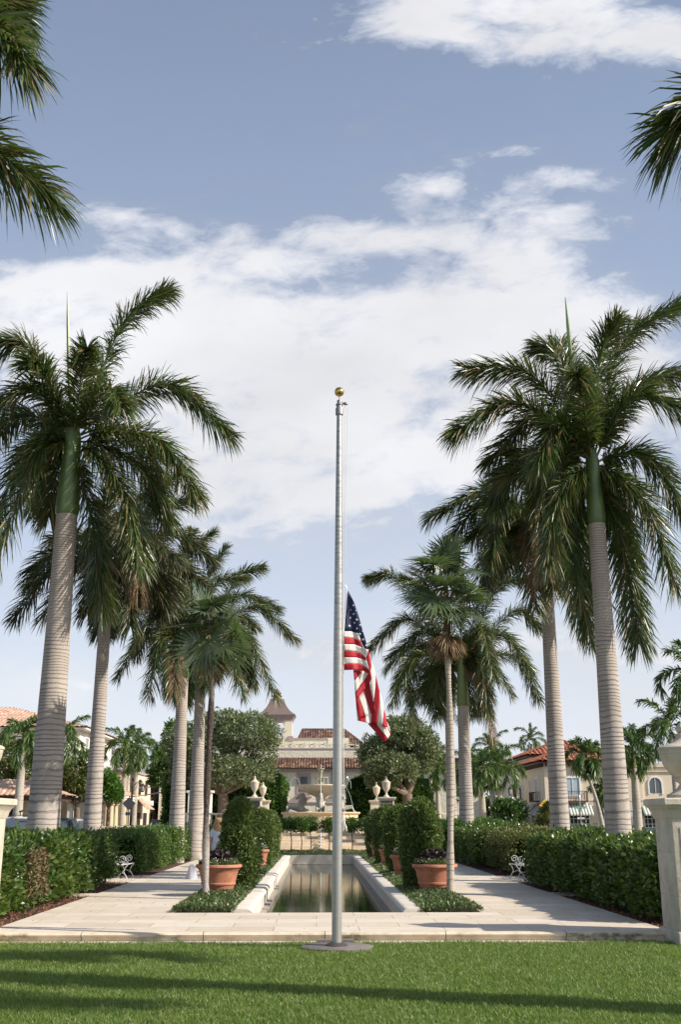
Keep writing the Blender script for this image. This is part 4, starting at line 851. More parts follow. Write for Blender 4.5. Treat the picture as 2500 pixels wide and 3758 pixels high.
# ------------------------------------------------------------------ stone piers with urns
def urn(mb, s=1.0, z=0, m=0):
    P = [(.155,0),(.155,.05),(.12,.065),(.07,.12),(.05,.19),(.055,.24),(.10,.30),(.165,.42),(.20,.55),(.215,.68),(.225,.70),(.225,.735),(.19,.75),(.12,.80),(.07,.86),(.045,.90),(.055,.92),(.04,.95),(.05,.975),(.03,1.01),(.0,1.03)]
    mb.lathe([(max(r*s,.001), z+h*s) for r, h in P], 28, m=m)
def pier(x0, x1, y0, y1, label, left):
    cx, cy_ = (x0+x1)/2, (y0+y1)/2; hw, hd = (x1-x0)/2, (y1-y0)/2; o = empty('stone_pier', (cx, cy_, -.12), 0, label, 'stone pier', 'stone piers at the garden entrance')
    MB().bbox(-hw, hw, -hd, hd, .15, 1.68, .015).build('shaft', M_pier, o)
    MB().bbox(-hw+.1, hw-.1, -hd-.012, -hd+.02, .4, 1.55, .006).build('front_panel', M_pier, o)
    b = MB(); b.bbox(-hw-.05, hw+.05, -hd-.05, hd+.05, -.2, .17, .02); b.build('plinth', M_pier, o)
    sqp = [(hw+.0, 1.66),(hw+.02,1.69),(hw+.03,1.75),(hw+.055,1.80),(hw+.10,1.85),(hw+.115,1.86),(hw+.115,1.93),(hw+.10,1.945),(hw-.1,1.955)]
    c = MB(); vs=[]; 
    for r,z in sqp: vs += [(-r,-r*hd/hw,z),(r,-r*hd/hw,z),(r,r*hd/hw,z),(-r,r*hd/hw,z)]
    c.add(vs, [(j*4+i,j*4+(i+1)%4,j*4+4+(i+1)%4,j*4+4+i) for j in range(len(sqp)-1) for i in range(4)]+[(3,2,1,0), tuple(range(len(vs)-4,len(vs)))]); c.build('cap', M_pier, o)
    u_ = empty('garden_urn', (cx, cy_, 1.83), 0, 'large weathered stone urn with flame finial on the right pier' if not left else 'large stone urn on top of the left entrance pier', 'urn', 'stone urns on the entrance piers')
    P = [(.30,0),(.30,.05),(.25,.07),(.16,.13),(.105,.20),(.12,.22),(.17,.24),(.19,.27),(.17,.29),(.24,.36),(.31,.46),(.355,.58),(.37,.68),(.385,.69),(.385,.72),(.36,.735),(.28,.76),(.17,.80),(.11,.86),(.10,.90),(.115,.91),(.10,.925)]
    MB().lathe(P, 36).build('bowl', M_pier, u_)
    MB().lathe([(.05,.92),(.085,.95),(.10,.985),(.085,1.02),(.05,1.06),(.02,1.09),(.001,1.1)], 24, fx=lambda a, z: 1+.16*math.sin(a*5+z*30)).build('flame_finial', M_pier, u_)
pier(5.02, 5.82, 15.35, 16.14, 'tall square stone pier with moulded cap at the right edge', False)
pier(-5.36, -4.57, 15.35, 16.14, 'pale square stone pier cut off by the left edge', True)
# ------------------------------------------------------------------ pots
def pot(X, D, big, label, white=True):
    o = empty('flower_pot', (X, D, .02), 0, label, 'flower pot', 'large terracotta pots by the pool' if big else 'smaller terracotta pots between the topiaries')
    if big: P = [(.285,.0),(.30,.01),(.305,.04),(.295,.05),(.33,.17),(.345,.20),(.36,.205),(.365,.235),(.355,.25),(.40,.44),(.425,.50),(.44,.51),(.44,.525),(.465,.53),(.485,.55),(.485,.585),(.47,.605),(.41,.605),(.40,.55),(.001,.53)]
    else: P = [(.15,.0),(.17,.02),(.16,.05),(.185,.2),(.21,.215),(.215,.24),(.20,.25),(.24,.46),(.26,.50),(.285,.51),(.30,.54),(.30,.57),(.285,.59),(.235,.59),(.23,.54),(.001,.52)]
    MB().lathe(P, 44).build('pot_body', M_terra, o)
    r = P[-3][0]*.93; zt = P[-3][1]-.01; k = 2600 if big else 700
    a = rng.uniform(0, 2*math.pi, k); rr = r*np.sqrt(rng.random(k)); hz = (.05+.12*(1-(rr/r)**2))*rng.random(k)
    P3 = np.stack([np.cos(a)*rr*1.08, np.sin(a)*rr*1.08, zt+hz],1); V, F_ = leaves(P3, np.tile([0,0,1.],(k,1)), .055, .5, .3, 1.1); npmesh('foliage', V, F_, M_cover, o)
    if big:
        i = rng.choice(k, 1500); q3 = P3[i]*np.array([.68,.68,1])+np.array([0,0,.11]); V, F_ = leaves(q3, np.tile([0,0,1.],(1500,1)), .07, .7, .3, 1.2); npmesh('purple_foliage', V, F_, leafmat('purple_leaf%d'%int(D*10+X), [(.012,.006,.009),(.025,.010,.015),(.04,.02,.02)], .5, .1, (.1,.01,.02)), o)
    i = rng.choice(k, 260 if big else 240); q3 = P3[i]+np.array([0,0,.035]); q3 = q3[(np.hypot(q3[:,0],q3[:,1]) > r*.55)] if big else q3
    V, F_ = leaves(q3, np.tile([0,0,1.],(len(q3),1)), .028, .9, .2, .8); npmesh('blossoms', V, F_, mat('blossom_%d'%int(D*10+X), (.7,.62,.66) if white else (.75,.6,.2), None, 4, .7), o)
pot(-2.06, 23.3, True, 'wide terracotta pot of purple and white flowers left of the pool')
pot(2.50, 23.4, True, 'wide terracotta pot of purple and white flowers right of the pool')
pot(-1.80, 34.9, False, 'small terracotta pot left of the pool peeking between the topiaries')
for i, (D, l) in enumerate([(29.7,'nearest small terracotta pot right of the pool, pink blossoms'),(35.3,'second small terracotta pot right of the pool'),(40.9,'third small terracotta pot right of the pool'),(45.8,'farthest small terracotta pot at the right pool end')]):
    pot(2.27, D, False, l)
# ------------------------------------------------------------------ benches
def bench(X, D, face, label):
    o = empty('garden_bench', (X, D, 0), 0 if face > 0 else math.pi, label, 'bench', 'white iron benches facing the paths')
    for y in (-.62, .62):
        a = MB(); a.tube([(.25,y,0),(.20,y,.10),(.12,y,.22),(.16,y,.34),(.24,y,.42)], .014, 8); a.tube([(-.25,y,0),(-.17,y,.12),(-.06,y,.24),(-.12,y,.36),(-.22,y,.42)], .014, 8)
        a.tube([(-.18,y,.16),(0,y,.24),(.16,y,.16)], .010, 6)
        for s_ in (.25,-.25): a.ball((s_, y, .012), .022, 0, 8)
        a.build('leg_frame', M_iron, o)
        b = MB(); pts = []
        for i in range(30):
            th = i/29*math.pi*3.6; r = .125*(1-i/29*.82); pts.append((.08+r*math.cos(math.pi*.5-th+math.pi), y, .585+r*math.sin(math.pi*.5-th+math.pi)))
        b.tube([(-.25,y,.44),(-.1,y,.44)]+pts, .011, 7); b.build('arm_scroll', M_iron, o)
    s = MB()
    for i in range(7): x = -.24+i*.08; s.tube([(x,-.66,.43+.012*math.cos(i)),(x,.66,.43+.012*math.cos(i))], .012, 6)
    s.build('seat', M_iron, o)
    b = MB(); b.tube([(-.27,-.62,.44),(-.33,-.62,.62),(-.38,-.5,.78),(-.40,0,.86),(-.38,.5,.78),(-.33,.62,.62),(-.27,.62,.44)], .013, 7)
    for i in range(9): y = -.5+i*.125; b.tube([(-.27,y,.44),(-.32,y+.03,.60),(-.385,y,.80-.1*abs(y))], .007, 5)
    b.build('backrest', M_iron, o); o.scale = (.86,.80,.86)
bench(-5.22, 29.9, 1, 'white iron bench with scrolled arms in the left hedge recess')
bench(5.42, 29.3, -1, 'white iron bench with scrolled arms in the right hedge recess')
bench(-4.95, 44.6, 1, 'far white iron bench almost hidden by the left hedge end')
# white cloth cone and flat thing on the left path
o = MB().lathe([(.15,0),(.155,.02),(.12,.18),(.07,.33),(.03,.37),(.001,.375)], 20, fx=lambda a, z: 1+.10*math.sin(a*3+z*8)+.04*math.sin(a*7)).build('cloth_bag', fab('bag_cloth', (.66,.66,.74)), None)
o.location = (-3.34, 29.6, 0); tag(o, 'small white cloth bag standing on the left path behind the pot', 'bag')
# ------------------------------------------------------------------ person
def person():
    o = empty('person', (-3.02, 33.5, 0), 0, 'person seen from behind, long wavy blond hair, pale blue shirt and shorts', 'person')
    me = bpy.data.meshes.new('body'); bm = bmesh.new(); sk = bm.verts.layers.skin.verify()
    def v(p, r): 
        a = bm.verts.new(p); a[sk].radius = (r, r) if not isinstance(r, tuple) else r; return a
    def ch(a, pts):
        for p, r in pts: b = v(p, r); bm.edges.new((a, b)); a = b
        return a
    pel = v((0,0,.84), (.14,.10)); pel[sk].use_root = True
    chest = ch(pel, [((0,0,.98),(.11,.085)),((0,-.01,1.12),(.13,.09)),((0,0,1.22),(.13,.085))]); nk = ch(chest, [((0,.0,1.31),.048),((0,.01,1.37),.05),((0,.015,1.45),(.07,.085)),((0,.01,1.53),(.055,.07))])
    for s in (-1, 1):
        hip = ch(pel, [((s*.085,0,.78),.085),((s*.09,.0,.60),.07),((s*.09,.01,.44),.052),((s*.092,-.01,.25),.05),((s*.09,-.02,.08),.032),((s*.092,.03,.03),.032),((s*.10,.12,.02),.025)])
        hand = ch(chest, [((s*.15,0,1.23),.05),((s*.19,0,1.10),.042),((s*.215,.0,.98),.035),((s*.22,.06,.86),.028),((s*.215,.10,.77),.022),((s*.21,.12,.72),.026)])
        for i in range(4): ch(hand, [((s*.21,.10+.018*i,.69),.009),((s*.205,.105+.019*i,.655-.004*abs(i-1.5)),.008),((s*.195,.11+.018*i,.625-.004*abs(i-1.5)),.006)])
        ch(hand, [((s*.19,.14,.70),.009),((s*.18,.155,.675),.008)])
    bm.to_mesh(me); bm.free(); b = link(bpy.data.objects.new('body', me), o); me.materials.append(M_skin)
    b.modifiers.new('skin','SKIN'); m = b.modifiers.new('sub','SUBSURF'); m.levels = 2; m.render_levels = 2
    MB().lathe([(.16,.86),(.165,.88),(.155,1.0),(.165,1.12),(.165,1.20),(.13,1.27),(.06,1.31)], 24, fx=lambda a, z: (.78+.24*abs(math.cos(a)))*(1+.03*math.sin(a*6+z*9))).build('shirt', M_shirt, o)
    for s in (-1, 1):
        MB().tube([(s*.12,0,1.24),(s*.175,0,1.16),(s*.21,0,1.02)], [.06,.068,.066], 14).build('sleeve', M_shirt, o)
        MB().tube([(s*.075,0,.88),(s*.09,0,.72),(s*.095,0,.50)], [.10,.10,.095], 16).build('shorts_leg', M_short, o)
        MB().bbox(s*.095-.045, s*.095+.045, -.07, .18, 0, .06, .02).build('shoe', M_white, o)
    h = MB(); h.lathe([(.07,1.14),(.12,1.17),(.145,1.26),(.14,1.38),(.118,1.48),(.09,1.545),(.04,1.575),(.001,1.58)], 30, (0,-.02,0), fx=lambda a, z: (1+.05*math.sin(a*9+z*14)+.03*math.sin(a*17-z*20))*(1 if math.sin(a) < .4 else .82))
    for i in range(46):
        a = -math.pi*(i/45)*1.15+.2; r = .12; x, y = math.cos(a)*r, math.sin(a)*r*.9-.01
        h.tube([(x*.55,y*.55,1.56),(x,y,1.44),(x*1.14+.01*math.sin(i*3),y*1.1,1.30),(x*1.05+.02*math.sin(i*5),y*1.05,1.20),(x*.95+.02*math.sin(i*7),y,1.10+.03*math.sin(i*2.3))], [.010,.016,.018,.015,.004], 5)
    h.build('hair', M_hair, o)
person()
# ------------------------------------------------------------------ steps, plinths, fountain court
k = MB(); NS = 8
for i in range(NS): k.bbox(-7.6, 8.0, 52.6+i*.40, 53.02+i*.40+(.6 if i == NS-1 else .0)+.1, -.1+0*i, .14*(i+1), .012)
k.box(-12, 12.4, 56.2, 74, -.2, 1.118)
tag(k.build('steps', stonemat('step_stone', (.74,.62,.46), (.66,.53,.38), 1.5, .4, .008, stain=.5)), kind='structure')
def sidewall(x0, x1, lab):
    o = empty('balustrade', ((x0+x1)/2, 56.5, 1.118), 0, lab, 'balustrade', 'stone balustrades beside the steps'); w = (x1-x0)/2
    MB().bbox(-w, w, -.14, .14, .60, .70, .02).build('rail', M_stone, o); MB().box(-w, w, -.12, .12, 0, .08).build('foot_rail', M_stone, o)
    for i in range(int(w*2/.26)): MB().lathe([(.05,.08),(.05,.12),(.035,.15),(.075,.26),(.06,.36),(.03,.47),(.05,.53),(.05,.60)], 10, (-w+.16+i*.26,0,0)).build('baluster', M_stone, o)
sidewall(-7.2, -3.65, 'stone balustrade left of the steps, behind the person'); sidewall(4.0, 7.6, 'stone balustrade right of the steps')
def plinth(X, D, plaque, lab, ulab, text=None):
    o = empty('urn_pedestal', (X, D, 1.118 if D > 56 else .0), 0, lab, 'pedestal', 'square stone pedestals under the urns'); h = 2.56-(1.118 if D > 56 else 0)
    MB().bbox(-.36, .36, -.36, .36, .12, h-.12, .01).build('shaft', M_stone, o); MB().bbox(-.42,.42,-.42,.42,0,.14,.015).build('base', M_stone, o)
    MB().bbox(-.42,.42,-.42,.42,h-.14,h-.05,.015).bbox(-.46,.46,-.46,.46,h-.07,h,.015).build('cap', M_stone, o)
    if plaque:
        pq = MB().bbox(-.30,.30,-.385,-.355,h-.75,h-.19,.005).build('plaque', mat('plaque_bronze_%d'%int(X*10),(.035,.03,.03),(.02,.02,.02),6,.4), o)
        if text:
            tx = textobj('inscription', text, .062, (0,-.389,h-.30), (R(90),0,0), M_stone, pq)
    u_ = empty('stone_urn', (X, D, 2.562), 0, ulab, 'urn', 'covered stone urns around the fountain court'); m = MB(); urn(m, 1.0); m.build('urn_body', M_stone, u_)
plinth(-3.12, 54, True, 'left front pedestal with a dark plaque', 'covered stone urn at the left front, larger of the left pair')
plinth(-3.18, 63.5, False, 'left rear pedestal beside the fountain', 'covered stone urn at the left rear, smaller looking of the left pair')
plinth(3.44, 54, True, 'right front pedestal with an engraved dark plaque', 'covered stone urn at the right front, larger of the right pair', 'MEMORIAL FOUNTAIN')
plinth(3.47, 63.5, False, 'right rear pedestal beside the fountain', 'covered stone urn at the right rear, nearest the flag line')
# cascade spout in the middle of the steps
o = empty('water_spout', (AX, 52.3, 0), 0, 'small stepped stone water spout in the centre of the steps', 'water feature')
k = MB()
for i in range(6): k.lathe([(.10,0),(.16,.04),(.17,.07),(.10,.09)], 14, (0, .15+i*.36, .12+i*.145))
k.build('bowl', M_stone, o); MB().lathe([(.06,0),(.05,.16),(.13,.22),(.14,.26),(.02,.27)], 16, (0,2.3,1.0)).build('top_bowl', M_stone, o)
MB().bbox(-.22,.22,-.55,.0,.02,.16,.03).build('grey_lip', M_conc, o)
k = MB(); k.tube([(0,-.5,.15),(0,-.62,.05),(0,-.7,-.3)], .03, 6)
for i in range(6): k.tube([(0,.30+i*.36,.33+i*.145),(0,.12+i*.36,.22+i*.145)], .025, 5)
k.build('trickle', M_jet, o)
M_horse = mat('weathered_carved_stone', (.50,.45,.37), (.26,.24,.20), 3, .85, bmp=.4, bscale=9)
def fountain():
    D = 59.5; o = empty('fountain', (AX, D, 1.118), 0, 'tiered stone fountain with rearing horse figures and a scalloped bowl', 'fountain')
    MB().lathe([(2.05,0),(2.1,.06),(2.05,.1),(2.05,.62),(2.14,.66),(2.18,.72),(2.14,.76),(1.95,.76),(1.95,.3),(.001,.28)], 8*4, fx=None).build('basin', mat('basin_stone',(.62,.50,.33),(.5,.38,.24),3,.8,bmp=.2), o)
    MB().lathe([(1.94,.55),(.001,.56)], 32).build('basin_water', M_water, o)
    MB().lathe([(.55,.3),(.5,.5),(.28,.8),(.22,1.2),(.3,1.55),(.45,1.66)], 20).build('column', M_stone, o)
    MB().lathe([(.30,1.58),(.55,1.66),(.95,1.86),(1.2,2.0),(1.30,2.10),(1.34,2.14),(1.33,2.2),(1.25,2.2),(.9,2.1),(.001,2.08)], 72, fx=lambda a, z: 1+(.025 if z > 1.9 else .006)*math.cos(a*36)).build('large_bowl', M_stone, o)
    MB().lathe([(.16,2.06),(.13,2.2),(.11,2.35),(.16,2.42),(.35,2.52),(.42,2.57),(.42,2.61),(.001,2.6)], 32).build('middle_bowl', mat('mossy_stone',(.36,.34,.25),(.26,.26,.18),6,.85), o)
    MB().lathe([(.09,2.58),(.06,2.7),(.08,2.85),(.14,3.0),(.21,3.04),(.21,3.08),(.001,3.07)], 24).build('top_bowl', mat('mossy_stone_pale',(.42,.39,.28),(.3,.28,.2),6,.85), o)
    for i, a in enumerate((-90, 0, 90, 180)):
        a = R(a); h = MB(); f = lambda r, z, y=0: (math.cos(a)*r-math.sin(a)*y, math.sin(a)*r+math.cos(a)*y, z)
        h.tube([f(.25,.35),f(.55,.55),f(.95,.72),f(1.15,.95)], [.26,.31,.27,.20], 12); h.tube([f(1.02,.80),f(1.10,1.15),f(1.02,1.5),f(1.0,1.68)], [.24,.19,.13,.10], 12)
        h.tube([f(.95,1.68),f(1.12,1.66),f(1.30,1.50),f(1.36,1.42)], [.10,.105,.075,.055], 10); h.tube([f(.92,1.72,.04),f(.90,1.82,.05)], [.035,.008], 6); h.tube([f(.92,1.72,-.04),f(.90,1.82,-.05)], [.035,.008], 6)
        h.tube([f(.95,1.7),f(.82,1.45),f(.85,1.15)], [.05,.09,.07], 6)
        for s in (-1, 1):
            h.tube([f(1.05,.82,s*.16),f(1.42,.98+.06*s,s*.22),f(1.72,1.02+.05*s,s*.22),f(1.82,.78+.05*s,s*.22),f(1.92,.70+.05*s,s*.22)], [.12,.085,.06,.045,.06], 8)
        hs = h.build('horse_figure', M_horse, o); m = hs.modifiers.new('r','REMESH'); m.mode = 'VOXEL'; m.voxel_size = .028; m.use_smooth_shade = True
    class JJ:
        def tube(s, *a, **k): MB().tube(*a, **k).build('water_jet', M_jet, o)
    j = JJ(); j.tube([(0,0,3.05),(0,0,3.3)], [.02,.008], 6)
    j.tube([(0,-.42,2.6),(0,-.5,2.4),(0,-.52,2.2)], .012, 6); j.tube([(0,-1.3,2.18),(0,-1.42,1.6),(0,-1.46,.6)], .018, 6)
    for s in (-1, 1):
        j.tube([(s*1.66,-.3,2.0),(s*1.64,-.3,2.35),(s*1.45,-.3,2.62),(s*1.25,-.3,2.5),(s*1.12,-.3,2.2)], .007, 5)
        j.tube([(s*1.35,-.2,2.15),(s*1.62,-.4,1.6),(s*1.8,-.5,.8)], .007, 5)
    for i in range(8): a = i*math.pi/4+.4; j.tube([(.41*math.cos(a),.41*math.sin(a),2.58),(.46*math.cos(a),.46*math.sin(a),2.2)], .008, 5)
fountain()
#==CHUNK4==
# ------------------------------------------------------------------ building helpers
def roof_face(mb, e0, e1, up, a=0, b=0, pitch=.26, amp=.06, m=0):
    if pitch > .4: amp = .15
    e0, e1, up = Vector(e0), Vector(e1), Vector(up); w = (e1-e0).length; ux = (e1-e0)/w; nn = ux.cross(up).normalized()
    if nn.z < 0: nn = -nn
    n = max(4, int(w/pitch)*4); J = max(2, int(up.length/.4)); vs = []
    for i in range(n+1):
        s = w*i/n; h = 1.0
        if a > 0: h = min(h, s/a)
        if b > 0: h = min(h, (w-s)/b)
        dz = amp*abs(math.sin(math.pi*s/pitch))
        for j in range(J+1): vs.append(e0+ux*s+up*(h*j/J)+nn*(dz+(.03*(1-j % 2) if j < J else 0)))
    mb.add(vs, [(i*(J+1)+j, (i+1)*(J+1)+j, (i+1)*(J+1)+j+1, i*(J+1)+j+1) for i in range(n) for j in range(J)], m)
def hip(mb, x0, x1, y0, y1, z, h, inset=None, m=0, pitch=.26):
    w, l = x1-x0, y1-y0; r = min(w, l)/2
    roof_face(mb, (x0,y0,z), (x1,y0,z), (0, r, h), r, r, pitch, m=m); roof_face(mb, (x1,y0,z), (x1,y1,z), (-r, 0, h), r, r, pitch, m=m)
    roof_face(mb, (x1,y1,z), (x0,y1,z), (0,-r,h), r, r, pitch, m=m); roof_face(mb, (x0,y1,z), (x0,y0,z), (r,0,h), r, r, pitch, m=m)
def win(parent, loc, rz, w, h, arched=False, bars=(1, 2), mf=None, mg=None, trim=0, mt=None, fw=.07, name='window'):
    mf = mf or M_white; k = MB()
    if arched:
        ro, ri = w/2, w/2-fw; zc = h-w/2; P = [(-ro,0),(-ri,0)]+[(-ri*math.cos(a), zc+ri*math.sin(a)) for a in [math.pi*i/12 for i in range(13)]]+[(ri,0),(ro,0)]+[(ro*math.cos(a), zc+ro*math.sin(a)) for a in [math.pi*i/12 for i in range(13)]]
        k.extr(P, -.09, .01, 'y')
    else: k.box(-w/2,-w/2+fw,-.09,.01,0,h).box(w/2-fw,w/2,-.09,.01,0,h).box(-w/2+fw,w/2-fw,-.088,.01,h-fw,h).box(-w/2+fw,w/2-fw,-.088,.01,0,fw)
    for i in range(1, bars[0]+1): x = -w/2+w*i/(bars[0]+1); k.box(x-.02,x+.02,-.07,-.02,fw,(h-w*.12 if arched else h-fw))
    for i in range(1, bars[1]+1): z = h*i/(bars[1]+1); k.box(-w/2+fw,w/2-fw,-.066,-.022,z-.02,z+.02)
    o = k.build(name, mf, parent); o.location = loc; o.rotation_euler = (0,0,rz)
    g = MB()
    if arched: ri = w/2-fw; zc = h-w/2; g.extr([(-ri,fw)]+[(-ri*math.cos(a), zc+ri*math.sin(a)) for a in [math.pi*i/12 for i in range(13)]]+[(ri,fw)], -.03, .0, 'y')
    else: g.box(-w/2+fw,w/2-fw,-.03,0,fw,h-fw)
    g.build('pane', mg or M_glass, o)
    if trim:
        t = MB(); t.box(-w/2-trim,-w/2,-.06,.01,-trim,h+trim).box(w/2,w/2+trim,-.06,.01,-trim,h+trim).box(-w/2,w/2,-.058,.01,h,h+trim).box(-w/2,w/2,-.058,.01,-trim,0); t.build('surround', mt or M_trim, o)
    return o
def balcony(parent, loc, rz, w, dep=.6, h=.8):
    k = MB().box(-w/2, w/2, -dep, 0, -.1, 0); k.box(-w/2,w/2,-dep,-dep+.04,h-.04,h)
    for s in (-1, 1): k.box(s*w/2-.02,s*w/2+.02,-dep+.04,0,h-.04,h)
    n = int(w/.13)
    for i in range(n+1): x = -w/2+.02+(w-.04)*i/n; k.box(x-.014,x+.014,-dep+.005,-dep+.035,0,h-.04)
    for s in (-1,1):
        for i in range(4): y = -dep+.15*(i+.7); k.box(s*(w/2-.02)-.012,s*(w/2-.02)+.012,y-.012,y+.012,0,h-.04)
        k.tube([(s*w*.35,0,-.5),(s*w*.35,-dep*.5,-.3),(s*w*.35,-dep*.9,-.1)], .02, 5)
    o = k.build('balcony', M_brown, parent); o.location = loc; o.rotation_euler = (0,0,rz); return o
def awning(parent, loc, rz, w, drop=.8, proj=.8, ma=None, mb_=None, stripe=.11):
    k = MB(); n = max(2, int(w/stripe)); ma = ma or M_white
    for i in range(n):
        a, b_ = -w/2+w*i/n, -w/2+w*(i+1)/n
        k.add([(a,0,0),(b_,0,0),(b_,-proj,-drop),(a,-proj,-drop),(a,-proj,-drop-.12),(b_,-proj,-drop-.12)], [(0,1,2,3),(3,2,5,4)], i % 2)
    for s in (-1, 1): k.add([(s*w/2,0,0),(s*w/2,-proj,-drop),(s*w/2,-proj,-drop-.12),(s*w/2,0,-drop-.12)], [(0,1,2,3)], 0)
    o = k.build('awning', [ma, mb_ or ma], parent, fixn=False); o.location = loc; o.rotation_euler = (0,0,rz); return o
# ------------------------------------------------------------------ town hall behind the fountain
def townhall():
    D = 95; o = empty('town_hall', (AX, D, 0), 0, 'cream town hall behind the fountain with brown tile roofs and a bell tower', 'building')
    zz = lambda y, D_: CZ+ray(1164, y)[1]*D_
    xx = lambda x, D_: ray(x, 2800)[0]*D_-AX
    ze, zt1 = zz(2818, D), zz(2782, 95.8); z2 = zz(2747, 96.2); z3 = zz(2707, 99); z4 = zz(2674, 103.5)
    MB().box(-14, 14, 0, 12, -.2, ze).build('wall', M_cream2, o)
    xr = xx(1316, 95)
    MB().box(-14, 12, .6, 12, ze, z2-.06).build('upper_wall', M_cream2, o)
    MB().box(-14, 12, .54, .62, z2-.1, z2-.0).box(-14, xx(1203,99), 3.9, 4.05, z3-.12, z3-.04).box(-14.2, 14.2, -.35, 0, ze-.30, ze-.06).build('dark_coping', M_trim, o)
    w2 = MB().box(-14, xx(1203,99), 4, 11.5, z2-.3, z3-.1).box(xx(1203,99), xx(1281,99), 3.95, 11.4, z2-.3, z3-.02).build('set_back_wall', M_cream2, o)
    r = MB(); roof_face(r, (-14.2, -.7, ze-.08), (14.2, -.7, ze-.08), (0, 1.35, zt1-ze+.08), pitch=.245, amp=.08); r.build('lower_tile_roof', M_tile, o)
    r = MB(); roof_face(r, (xx(1076,99), 4.4, zz(2740,99)), (xx(1352,99), 4.4, zz(2740,99)), (0, 4.6, z4-zz(2740,99)), .7, 2.1, .245, .08); roof_face(r, (xx(1352,99), 4.4, zz(2740,99)), (xx(1352,99), 13.5, zz(2740,99)), (-2.1, 0, z4-zz(2740,99)), 4.6, 4.6, .245, .08)
    roof_face(r, (xx(1352,99), 13.5, zz(2740,99)), (xx(1076,99), 13.5, zz(2740,99)), (0,-4.6,z4-zz(2740,99)), 2.1, .7, .245, .08); r.build('upper_tile_roof', M_tile, o)
    MB().box(xx(1310,99), xx(1348,99), 4.6, 12, z2-.5, zz(2742,99)).build('side_wall', M_cream2, o)
    # pierced parapet
    p = MB(); xl, xr = xx(1034,96), xx(1313,96); hz = zz(2731,96)-z2
    for i in range(8): x = xl+(xr-xl)*i/7; p.box(x-.14,x+.14,.62,.9,z2,z2+hz+.08)
    p.box(xl,xr,.68,.84,z2+hz-.10,z2+hz).box(xl,xr,.68,.84,z2,z2+.06)
    n = int((xr-xl)/.45)
    for i in range(n): x = xl+.1+i*.45; p.tube([(x,.76,z2+.05),(x+.2,.76,z2+hz-.1)], .03, 4); p.tube([(x+.2,.76,z2+.05),(x,.76,z2+hz-.1)], .03, 4)
    p.build('pierced_parapet', M_cream2, o)
    for i, x in enumerate((-7.4,-4.4,-1.38,1.66,4.7,7.7)):
        w_ = win(o, (x, 0, zz(2905,95)), 0, .78, 1.32, False, (0,1), mf=mat('grey_frame%d'%i,(.36,.37,.39),None,5,.6), trim=.24, mt=M_trim)
        g = MB()
        for k_ in range(6): g.box(-.30+.12*k_-.012,-.30+.12*k_+.012,-.12,-.10,.03,1.29)
        g.build('window_bars', M_black, w_)
        MB().bbox(-.75,.75,-.22,0,-.5,-.36,.03).build('sill', M_trim, w_)
    MB().bbox(-3.2, 3.4, -1.2, 0, -.2, zz(2950,95), .05).build('porch_base', M_cream2, o); MB().bbox(-3.3, 3.5, -1.3, 0, zz(2950,95), zz(2943,95), .02).build('porch_cornice', M_trim, o)
    # tower
    tx = xx(1013, 98); zb, ze2 = z3-.5, zz(2632, 98); Y0 = 2.2; hw = 1.42
    t = MB(); zc = zz(2660, 98); ar = .62
    for (y, nm) in ((Y0, 0), (Y0+2*hw-.25, 1)):
        P = [(tx-hw,zb),(tx-ar,zb),(tx-ar,zc)]+[(tx-ar*math.cos(a), zc+ar*math.sin(a)) for a in [math.pi*i/12 for i in range(1,12)]]+[(tx+ar,zc),(tx+ar,zb),(tx+hw,zb),(tx+hw,ze2),(tx-hw,ze2)]
        t.extr(P, y, y+.25, 'y')
    for x in (tx-hw+.002, tx+hw-.252):
        P = [(Y0+.25,zb),(Y0+hw-ar,zb),(Y0+hw-ar,zc)]+[(Y0+hw-ar*math.cos(a), zc+ar*math.sin(a)) for a in [math.pi*i/12 for i in range(1,12)]]+[(Y0+hw+ar,zc),(Y0+hw+ar,zb),(Y0+2*hw-.25,zb),(Y0+2*hw-.25,ze2),(Y0+.25,ze2)]
        t.extr(P, x, x+.25, 'x')
    tw = t.build('bell_tower', mat('tower_stucco',(.74,.67,.54),(.66,.6,.48),3,.85), o)
    c = MB(); yc = Y0+hw
    for (r0, za, zb2) in ((hw+.06, ze2-.35, ze2-.18), (hw+.14, ze2-.18, ze2+.0), (hw+.24, ze2, ze2+.12)): c.box(tx-r0,tx+r0,yc-r0,yc+r0,za,zb2)
    for s in (-1,1):
        for s2 in (-1,1): c.box(tx+s*(hw-.1)-.22, tx+s*(hw-.1)+.22, yc+s2*(hw-.1)-.22, yc+s2*(hw-.1)+.22, zb, zb+.5)
    P = [(-(ar+.12),0),(-(ar-.0),0)]+[(-ar*math.cos(a), ar*math.sin(a)) for a in [math.pi*i/12 for i in range(13)]]+[(ar+.12,0)]+[((ar+.14)*math.cos(a), (ar+.14)*math.sin(a)) for a in [math.pi*i/12 for i in range(13)]]
    c.extr([(tx+x, zc+z) for x, z in P], Y0-.05, Y0, 'y')
    c.build('cornice', M_trim, tw)
    g = MB()
    for k_ in range(9): g.box(tx-ar+.14*k_, tx-ar+.14*k_+.03, Y0+.05, Y0+.09, zb, zb+.95)
    g.box(tx-ar,tx+ar,Y0+.04,Y0+.1,zb+.95,zb+1.0).build('railing', M_black, tw)
    rf = MB(); H = zz(2565,98)-ze2-.12; vs = []; prof = [(1.0-.0, 0),(.97,.04),(.84,.13),(.70,.27),(.59,.42),(.50,.58),(.43,.75),(.385,.9),(.36,1.0)]
    for r0, z in prof: r1 = r0*(hw+.32); vs += [(tx-r1,yc-r1,ze2+.12+z*H),(tx+r1,yc-r1,ze2+.12+z*H),(tx+r1,yc+r1,ze2+.12+z*H),(tx-r1,yc+r1,ze2+.12+z*H)]
